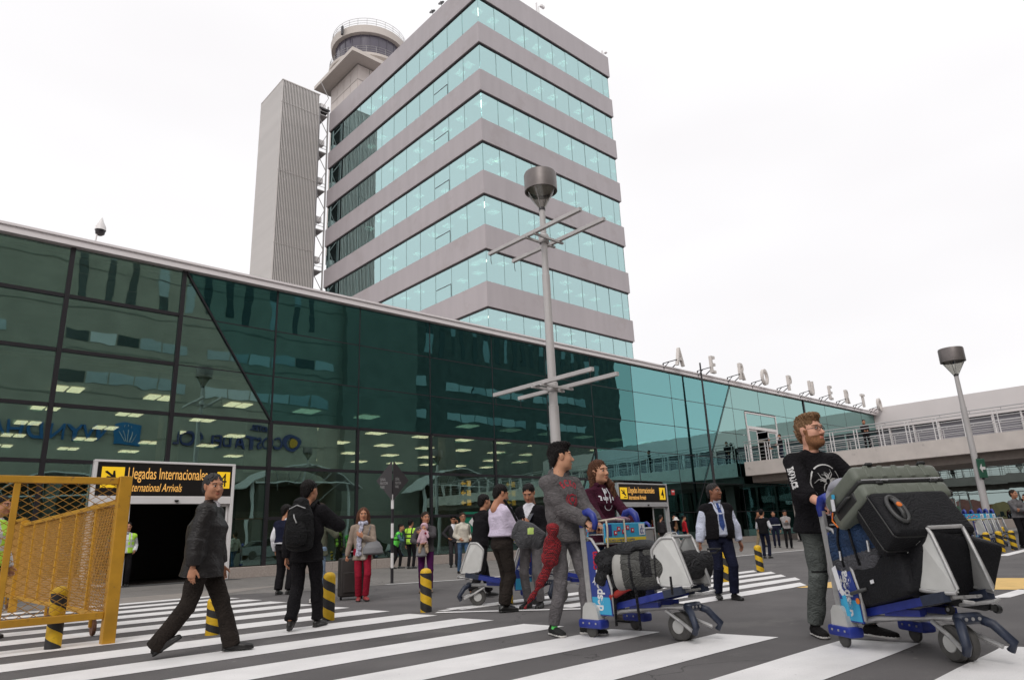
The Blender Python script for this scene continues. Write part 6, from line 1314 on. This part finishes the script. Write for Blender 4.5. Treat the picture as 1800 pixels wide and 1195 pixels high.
# red plaid shirt tied to the sling bag
plaid = mat('red_plaid', (.42, .02, .03), .85, bump=.3, bscale=60, crease=1.0)
n_ = plaid.node_tree.nodes; l_ = plaid.node_tree.links; tcn = n_.new('ShaderNodeTexCoord'); ck = n_.new('ShaderNodeTexChecker'); ck.inputs['Scale'].default_value = 75; ck.inputs['Color1'].default_value = (.36, .012, .018, 1); ck.inputs['Color2'].default_value = (.07, .01, .015, 1)
l_.new(tcn.outputs['Object'], ck.inputs['Vector']); l_.new(ck.outputs['Color'], n_['Principled BSDF'].inputs['Base Color'])
def W(px, py, d): v = ray(px, py); return O+v*d
t0 = W(960, 1010, 7.0); t = thing('plaid_shirt', 'red and black plaid shirt hanging at the hip of the man in the grey hoodie', 'shirt', (t0.x, t0.y, 0))
def LP(px, py, d): w = W(px, py, d); return V(w.x-t0.x, w.y-t0.y, w.z)
blob('cloth', [(loft(LP(972, 930, 6.62), LP(968, 985, 6.62), [(0, .045, .04), (.5, .075, .045), (1, .055, .035)], tuple(rt), .04), 0), (loft(LP(968, 985, 6.62), LP(950, 1025, 6.62), [(0, .055, .035), (1, .03, .025)], tuple(rt)), .05), (loft(LP(950, 1025, 6.62), LP(924, 1066, 6.62), [(0, .028, .02), (1, .008, .008)], tuple(rt)), .03)], .009, plaid, t, 1, None, .026, 5, 26)
# ================================================================ street furniture
byel = mat('bollard_yellow', (.68, .42, .012), .55, var=.12, vscale=14, dirt=(.10, .08, .05), dscale=16, dthr=.63, bump=.2, bscale=60); bblk = mat('bollard_black', (.022, .021, .022), .6, var=.3, vscale=15, dirt=(.45, .30, .03), dscale=18, dthr=.67)
def bollard_mesh(ph):
    b = MB(); seg = 32; rows_ = 44; H_ = .62; r = .078; vs = []
    for i in range(rows_+1):
        for k in range(seg):
            a = 2*math.pi*k/seg - 2*math.pi*(H_*i/rows_)/.27+ph; vs.append((r*math.cos(a), r*math.sin(a), H_*i/rows_))
    f0, f1 = [], []
    for i in range(rows_):
        for k in range(seg): (f0 if k < 16 else f1).append((i*seg+k, i*seg+(k+1) % seg, (i+1)*seg+(k+1) % seg, (i+1)*seg+k))
    b.add(vs, f0, 0); b2 = len(b.v)-len(vs); b.f += f1; b.m += [1]*len(f1)
    b.lathe([(r, H_), (r*.96, H_+.03), (r*.75, H_+.06), (r*.4, H_+.076), (0, H_+.08)], seg, mi=0); return b.mesh('bollard', [byel, bblk], True)
bms = [bollard_mesh(k*1.1) for k in range(4)]
for i, (px, py, h, lb) in enumerate(((92, 1140, 1030, 'yellow and black bollard behind the mesh of the yellow fence, in the left corner'), (373, 1115, 1050, 'yellow and black bollard mostly hidden by the legs of the man in the leather jacket'), (577, 1090, 1005, 'chipped yellow and black bollard between the backpack man and the beige cardigan woman'), (749, 1075, 998, 'yellow and black bollard in front of the mother with the baby'), (893, 1061, 985, 'yellow and black bollard beside the trousers of the man in lilac'), (1278, 1022, 955, 'yellow and black bollard behind the legs of the man in the blue tie'), (1337, 1004, 957, 'slim yellow and black bollard beyond the island crossing'), (1740, 972, 934, 'nearest of the bollards by the lamp post at right'), (1762, 970, 932, 'middle of the three bollards in a row at right'), (1784, 966, 931, 'rightmost of the three bollards in a row at right'), (1766, 950, 925, 'farther bollard behind the row of three at right'), (1799, 951, 926, 'bollard cut by the right edge of the picture'))):
    p = gz(px, py); o = obj('bollard', bms[i % 4], None, (p.x, p.y, 0), (0, 0, 1.3*i), lb, 'bollard', 'yellow and black bollards')
    hh = gy(px, h, p.y).z; o.scale = (1, 1, hh/.70)
# lamp posts ---------------------------------------------------------
polem = mat('pole_paint', (.50, .48, .475), .5, var=.07, vscale=3, stretch=(1, 1, .2), bump=.1, bscale=20); capm = mat('lamp_cap', (.17, .15, .145), .45, metal=.4, var=.1); diff = mat('lamp_diffuser', (.5, .47, .42), .25)
def lamp_post(label, x, y, zc, arms, r=.43):
    t = thing('lamp_post', label, 'lamp post', (x, y, 0), 0, 'lamp posts with drum heads')
    zs = zc-.75
    b = MB(); b.lathe([(.125, 0), (.12, zs*.43), (.105, zs*.43+.01), (.10, zs*.8), (.088, zs*.8+.01), (.075, zs), (0, zs)], 20); b.build('pole', polem, t, smooth='auto')
    b = MB(); b.lathe([(.085, zs-.03), (.085, zs+.05)], 16); b.build('collar', dark, t)
    b = MB(); b.lathe([(.07, zs+.05), (.12, zs+.12), (r*.86, zs+.55)], 24); b.build('lens_cone', glass_lens, t, smooth=True)
    b = MB()
    for k in range(4): a = k*math.pi/2+.4; b.bar((.08*math.cos(a), .08*math.sin(a), zs+.02), (r*.93*math.cos(a), r*.93*math.sin(a), zs+.58), .012, .03)
    b.build('cage_rib', zinc, t)
    b = MB(); b.lathe([(r*.87, zs+.60), (r*.5, zs+.80), (0, zs+.84)], 24); b.build('reflector', diff, t, smooth=True)
    b = MB(); b.lathe([(r*.9, zs+.52), (r, zs+.52), (r, zs+1.0), (r*.96, zs+1.04), (0, zs+1.06)], 40); b.lathe([(r*.98, zs+1.0), (r*.9, zs+.52)], 40); b.build('drum_cap', capm, t, smooth='auto')
    for za in arms:
        for dx in (-.43, .43): b = MB(); b.box(dx-.045, dx+.045, -1.68, 1.66, za-.045, za+.045); b.build('banner_arm', polem, t); MB().tube([(dx, 1.6, za), (dx, 1.6, za-.22), (dx+.02, 1.6, za-.3)], .008, 5).build('hook', dark, t)
        b = MB()
        for dy in (-.15, .15): b.box(-.55, .55, dy-.03, dy+.03, za-.10, za-.048)
        b.build('arm_clamp', polem, t)
        b = MB(); b.lathe([(.125, za-.16), (.135, za-.12), (.135, za+.04), (.125, za+.06)], 16); b.build('clamp_ring', polem, t)
    return t
glass_lens = glass_mat('lamp_lens', (.8, .8, .78), (.75, .74, .70), .15, wave=0)
zc1 = gx(953, 322, 11.75).z
lamp_post('tall grey lamp post with drum head and two pairs of banner arms, behind the couple', 11.75, 11.35, zc1, (4.42, 8.30))
p = gz(1747, 955); zc2 = gx(1678, 625, p.x).z
lp = lamp_post('plain lamp post at right carrying a small green sign', p.x, p.y, zc2, ())
t = thing('direction_sign', 'small green sign with a white arrow on the right lamp post', 'sign', (p.x, p.y, 0)); z = gx(1722, 823, p.x).z
Ms = Matrix.Translation((-.02, -.16, z)) @ Matrix.Rotation(R(-25), 4, 'Z')
MB().bbox(-.19, .19, -.02, .02, -.34, .34, .01, M=Ms).build('plate', mat('dull_green_sign', (.03, .11, .07), .5), t); b = MB(); b.prism([(-.14, 0), (-.02, .16), (-.02, .05), (.13, .05), (.13, -.05), (-.02, -.05), (-.02, -.16)], .006, Ms @ Matrix.Translation((0, -.026, 0)) @ Matrix.Rotation(R(90), 4, 'X')); b.build('arrow', white, t)
MB().box(-.06, .06, .02, .12, -.4, .4, M=Ms).build('bracket', dark, t)
# lamp posts of the car park behind, mirrored in the glass
for i, (x, y) in enumerate(((-30, 8), (-48, 30), (-24, -8), (30, -14))): lamp_post('drum lamp post %s, seen mirrored in the glass' % ['by the car park entrance', 'at the far side of the car park', 'near the left end of the hotel', 'before the hotel arches'][i], x, y, 9.6, (4.42, 8.3))
p = gy(165, 432, 27)
t = thing('dome_camera', 'white gooseneck pole with a domed camera on the terminal roof at left', 'camera', (4.5, 27, 10.5)); t.scale = (.78, .78, .95); b = MB(); b.tube([(0, 0, 0), (0, 0, 1.2), (.04, 0, 1.75), (.12, 0, 1.95)], .035, 8); b.build('pole', white, t, smooth=True)
b = MB(); b.lathe([(.24, 1.95), (.22, 2.1), (.09, 2.32), (.05, 2.45), (0, 2.5)], 20, (.16, 0, 0)); b.build('hood', white, t, smooth='auto'); b = MB(); b.lathe([(.22, 1.95), (.19, 1.80), (.1, 1.74), (0, 1.72)], 20, (.16, 0, 0)); b.build('dome', black, t, smooth=True)
t = thing('dark_mast', 'thin dark mast before the glass wall, rising above the roof letters', 'mast', (37.75, 23.3, 0)); MB().lathe([(.09, 0), (.08, 5), (.05, 11.1), (0, 11.1)], 12).build('pole', dark, t, smooth='auto')
t = thing('plaza_bin', 'stainless steel litter bin near the second entrance behind the trolley', 'litter bin', gz(1136, 1003)); b = MB(); b.bbox(-.22, .22, -.18, .18, 0, .98, .02); b.build('body', mat('stainless', (.5, .49, .48), .35, metal=.7, var=.06), t); MB().bbox(-.24, .24, -.2, .2, .981, 1.02, .01).build('lid', alu, t)
# diamond sign --------------------------------------------------------
p = gz(689, 1026); t = thing('diamond_sign', 'dark diamond shaped crossing sign on a black and white banded pole', 'sign', (p.x, p.y, 0), R(-32))
n = 7
for k in range(n):
    z0 = .02+k*.335; MB().lathe([(.035, z0), (.035, z0+.335)], 14).build('pole_band', black if k % 2 == 0 else white, t, smooth=True)
zc = 2.36; P = [(0, -.47), (.40, 0), (0, .47), (-.40, 0)]
for s in (-1, 1):
    Mx = Matrix.Translation((s*.012, -.045, zc)) @ Matrix.Rotation(R(s*22), 4, 'Z') @ Matrix.Rotation(R(90), 4, 'X'); b = MB(); b.prism([(0, -.47), (s*.40, 0), (0, .47)], .012, Mx); b.build('plate', mat('sign_grey_back', (.035, .032, .035), .5), t)
    vs, fs = text_mesh('SEÑAL\nPEATON\nPARE', .09, .001, .7); b = MB(); b.add([Mx @ Vector((v.x*.8-.30 if s < 0 else v.x*.6+.05, v.y-.0, .015+v.z)) for v in vs], fs); b.build('lettering', mat('sign_print', (.3, .3, .3), .6), t)
# ---------------------------------------------------------------- yellow fence
fy = mat('fence_yellow', (.52, .265, .02), .5, var=.14, vscale=5, dirt=(.22, .11, .04), dscale=11, dthr=.61, bump=.1, bscale=40); wirem = mat('fence_wire', (.40, .20, .03), .6, var=.2, vscale=20)
t = thing('fence_panel', 'yellow mesh fence panel nearest the camera with a thick end post', 'fence', (2.12, 9.0, 0), 0, 'yellow crowd fences')
b = MB(); b.bbox(-.065, .065, -.065, .065, 0, 1.79, .006); b.build('post', fy, t)
b = MB(); b.bbox(-3.6, -.067, -.03, .03, 1.70, 1.775, .005); b.build('top_rail', fy, t); b = MB(); b.bbox(-3.6, -.067, -.03, .03, .26, .335, .005); b.build('bottom_rail', fy, t)
MB().bbox(-1.05, -.99, -.025, .025, .336, 1.70, .004).build('upright', fy, t); MB().bbox(-3.66, -3.54, -.06, .06, 0, 1.79, .006).build('post', fy, t)
def mesh_wires(x0, x1, z0, z1, dx, slope, r, bulge=.012):
    b = MB(); h = z1-z0; w = h/slope
    for s in (1, -1):
        x = x0-w
        while x < x1+w:
            a = (x, z0) if s > 0 else (x+w, z0); c = (x+w, z1) if s > 0 else (x, z1)
            # clip to x range
            (xa, za), (xc, zc_) = a, c; ts = []
            def at(t_): return (xa+(xc-xa)*t_, za+(zc_-za)*t_)
            t0_, t1_ = 0.0, 1.0; dxx = xc-xa
            ta, tb = sorted(((x0-xa)/dxx, (x1-xa)/dxx)); t0_, t1_ = max(t0_, ta), min(t1_, tb)
            if t1_-t0_ > .02:
                p_, q_ = at(t0_), at(t1_); b.bar((p_[0], s*.003, p_[1]), (q_[0], s*.003, q_[1]), r, r, upv=(0, 1, 0))
            x += dx
    return b
mesh_wires(-3.55, -.066, .336, 1.70, .125, .62, .0065).build('wire_mesh', wirem, t, kind='stuff')
for i, (y0, y1, lb) in enumerate(((9.12, 15.9, 'yellow mesh fence panel running back from the near post towards the left entrance'), (15.95, 22.6, 'far yellow mesh fence panel beside the left entrance'))):
    t = thing('fence_panel', lb, 'fence', (2.14, y0, 0), R(90), 'yellow crowd fences'); L = y1-y0; zt = 1.55 if i == 0 else 1.66
    def BX(x0, x1, z0, z1, nm, w=.025): MB().bbox(x0, x1, -w, w, z0, z1, .004).build(nm, fy, t)
    BX(0, L-.1, zt-.055, zt, 'top_rail'); BX(0, L-.1, .24, .295, 'bottom_rail'); BX(L-.099, L+.02, 0, zt+.06, 'post', .06)
    for k in range(6): x = (L-.15)*k/6; BX(x, x+.05, .296, zt-.056, 'upright')
    mesh_wires(0, L-.1, .3, zt-.06, .075, .9, .006).build('wire_mesh', wirem, t, kind='stuff')
    for x in (.9, L*.55):
        b = MB(); b.lathe([(0, -.02), (.09, -.02), (.1, 0), (.09, .02), (0, .02)], 16, (x, -.05, .10), ax='y'); b.build('wheel', mat('rusty_wheel', (.14, .06, .03), .7, var=.3, vscale=12), t); MB().box(x-.02, x+.02, -.03, .0, .10, .25).build('wheel_fork', fy, t)
# ---------------------------------------------------------------- parked cars on the far side, mirrored in the glass
def car(label, x, y, rz, col):
    t = thing('parked_car', label, 'car', (x, y, 0), rz, 'cars parked across the road'); pm_ = mat('car_paint_'+col[0], col[1], .25, spec=.6, cp=.6); gm = mat('car_glass', (.02, .025, .03), .08)
    P = [(-2.2, .35), (-2.25, .65), (-2.15, .88), (-1.5, .96), (-.95, 1.0), (.9, .98), (1.6, .86), (2.15, .72), (2.25, .5), (2.2, .3)]; M = Matrix.Rotation(R(90), 4, 'X'); b = MB(); b.prism(P, 1.72, Matrix.Translation((0, .86, 0)) @ M); b.build('body', pm_, t)
    P = [(-1.55, .965), (-1.0, 1.38), (-.3, 1.46), (.35, 1.42), (1.0, .985)]; b = MB(); b.prism(P, 1.46, Matrix.Translation((0, .73, 0)) @ M); b.build('glasshouse', gm, t); b = MB(); b.prism([(-.95, 1.40), (-.3, 1.49), (.3, 1.45), (.3, 1.42), (-.3, 1.465), (-.95, 1.375)], 1.4, Matrix.Translation((0, .70, 0)) @ M); b.build('roof', pm_, t)
    for sx_ in (-1.35, 1.38):
        for sy_ in (-.83, .83): b = MB(); b.lathe([(0, -.1), (.2, -.11), (.31, -.1), (.32, 0), (.31, .1), (.2, .11), (0, .1)], 22, (sx_, sy_, .32), ax='y'); b.build('wheel', tyre, t)
    for sy_ in (-.6, .6): MB().bbox(2.17, 2.27, sy_-.18, sy_+.18, .58, .70, .02).build('headlight', white, t); MB().bbox(-2.27, -2.17, sy_-.18, sy_+.18, .68, .82, .02).build('tail_light', mat('red_lamp', (.4, .02, .02), .3), t)
car('dark saloon parked across the road near the left end', -3, -7, R(0), ('dark', (.012, .014, .018))); car('black saloon parked across the road, mirrored behind the beige cardigan woman', 11, -7.5, R(0), ('black', (.008, .008, .01))); car('silver saloon parked across the road farther right', 24, -8, R(0), ('silver', (.35, .36, .37))); car('dark green saloon parked across the road before the second entrance', 33, -7.5, R(0), ('green', (.01, .03, .02)))
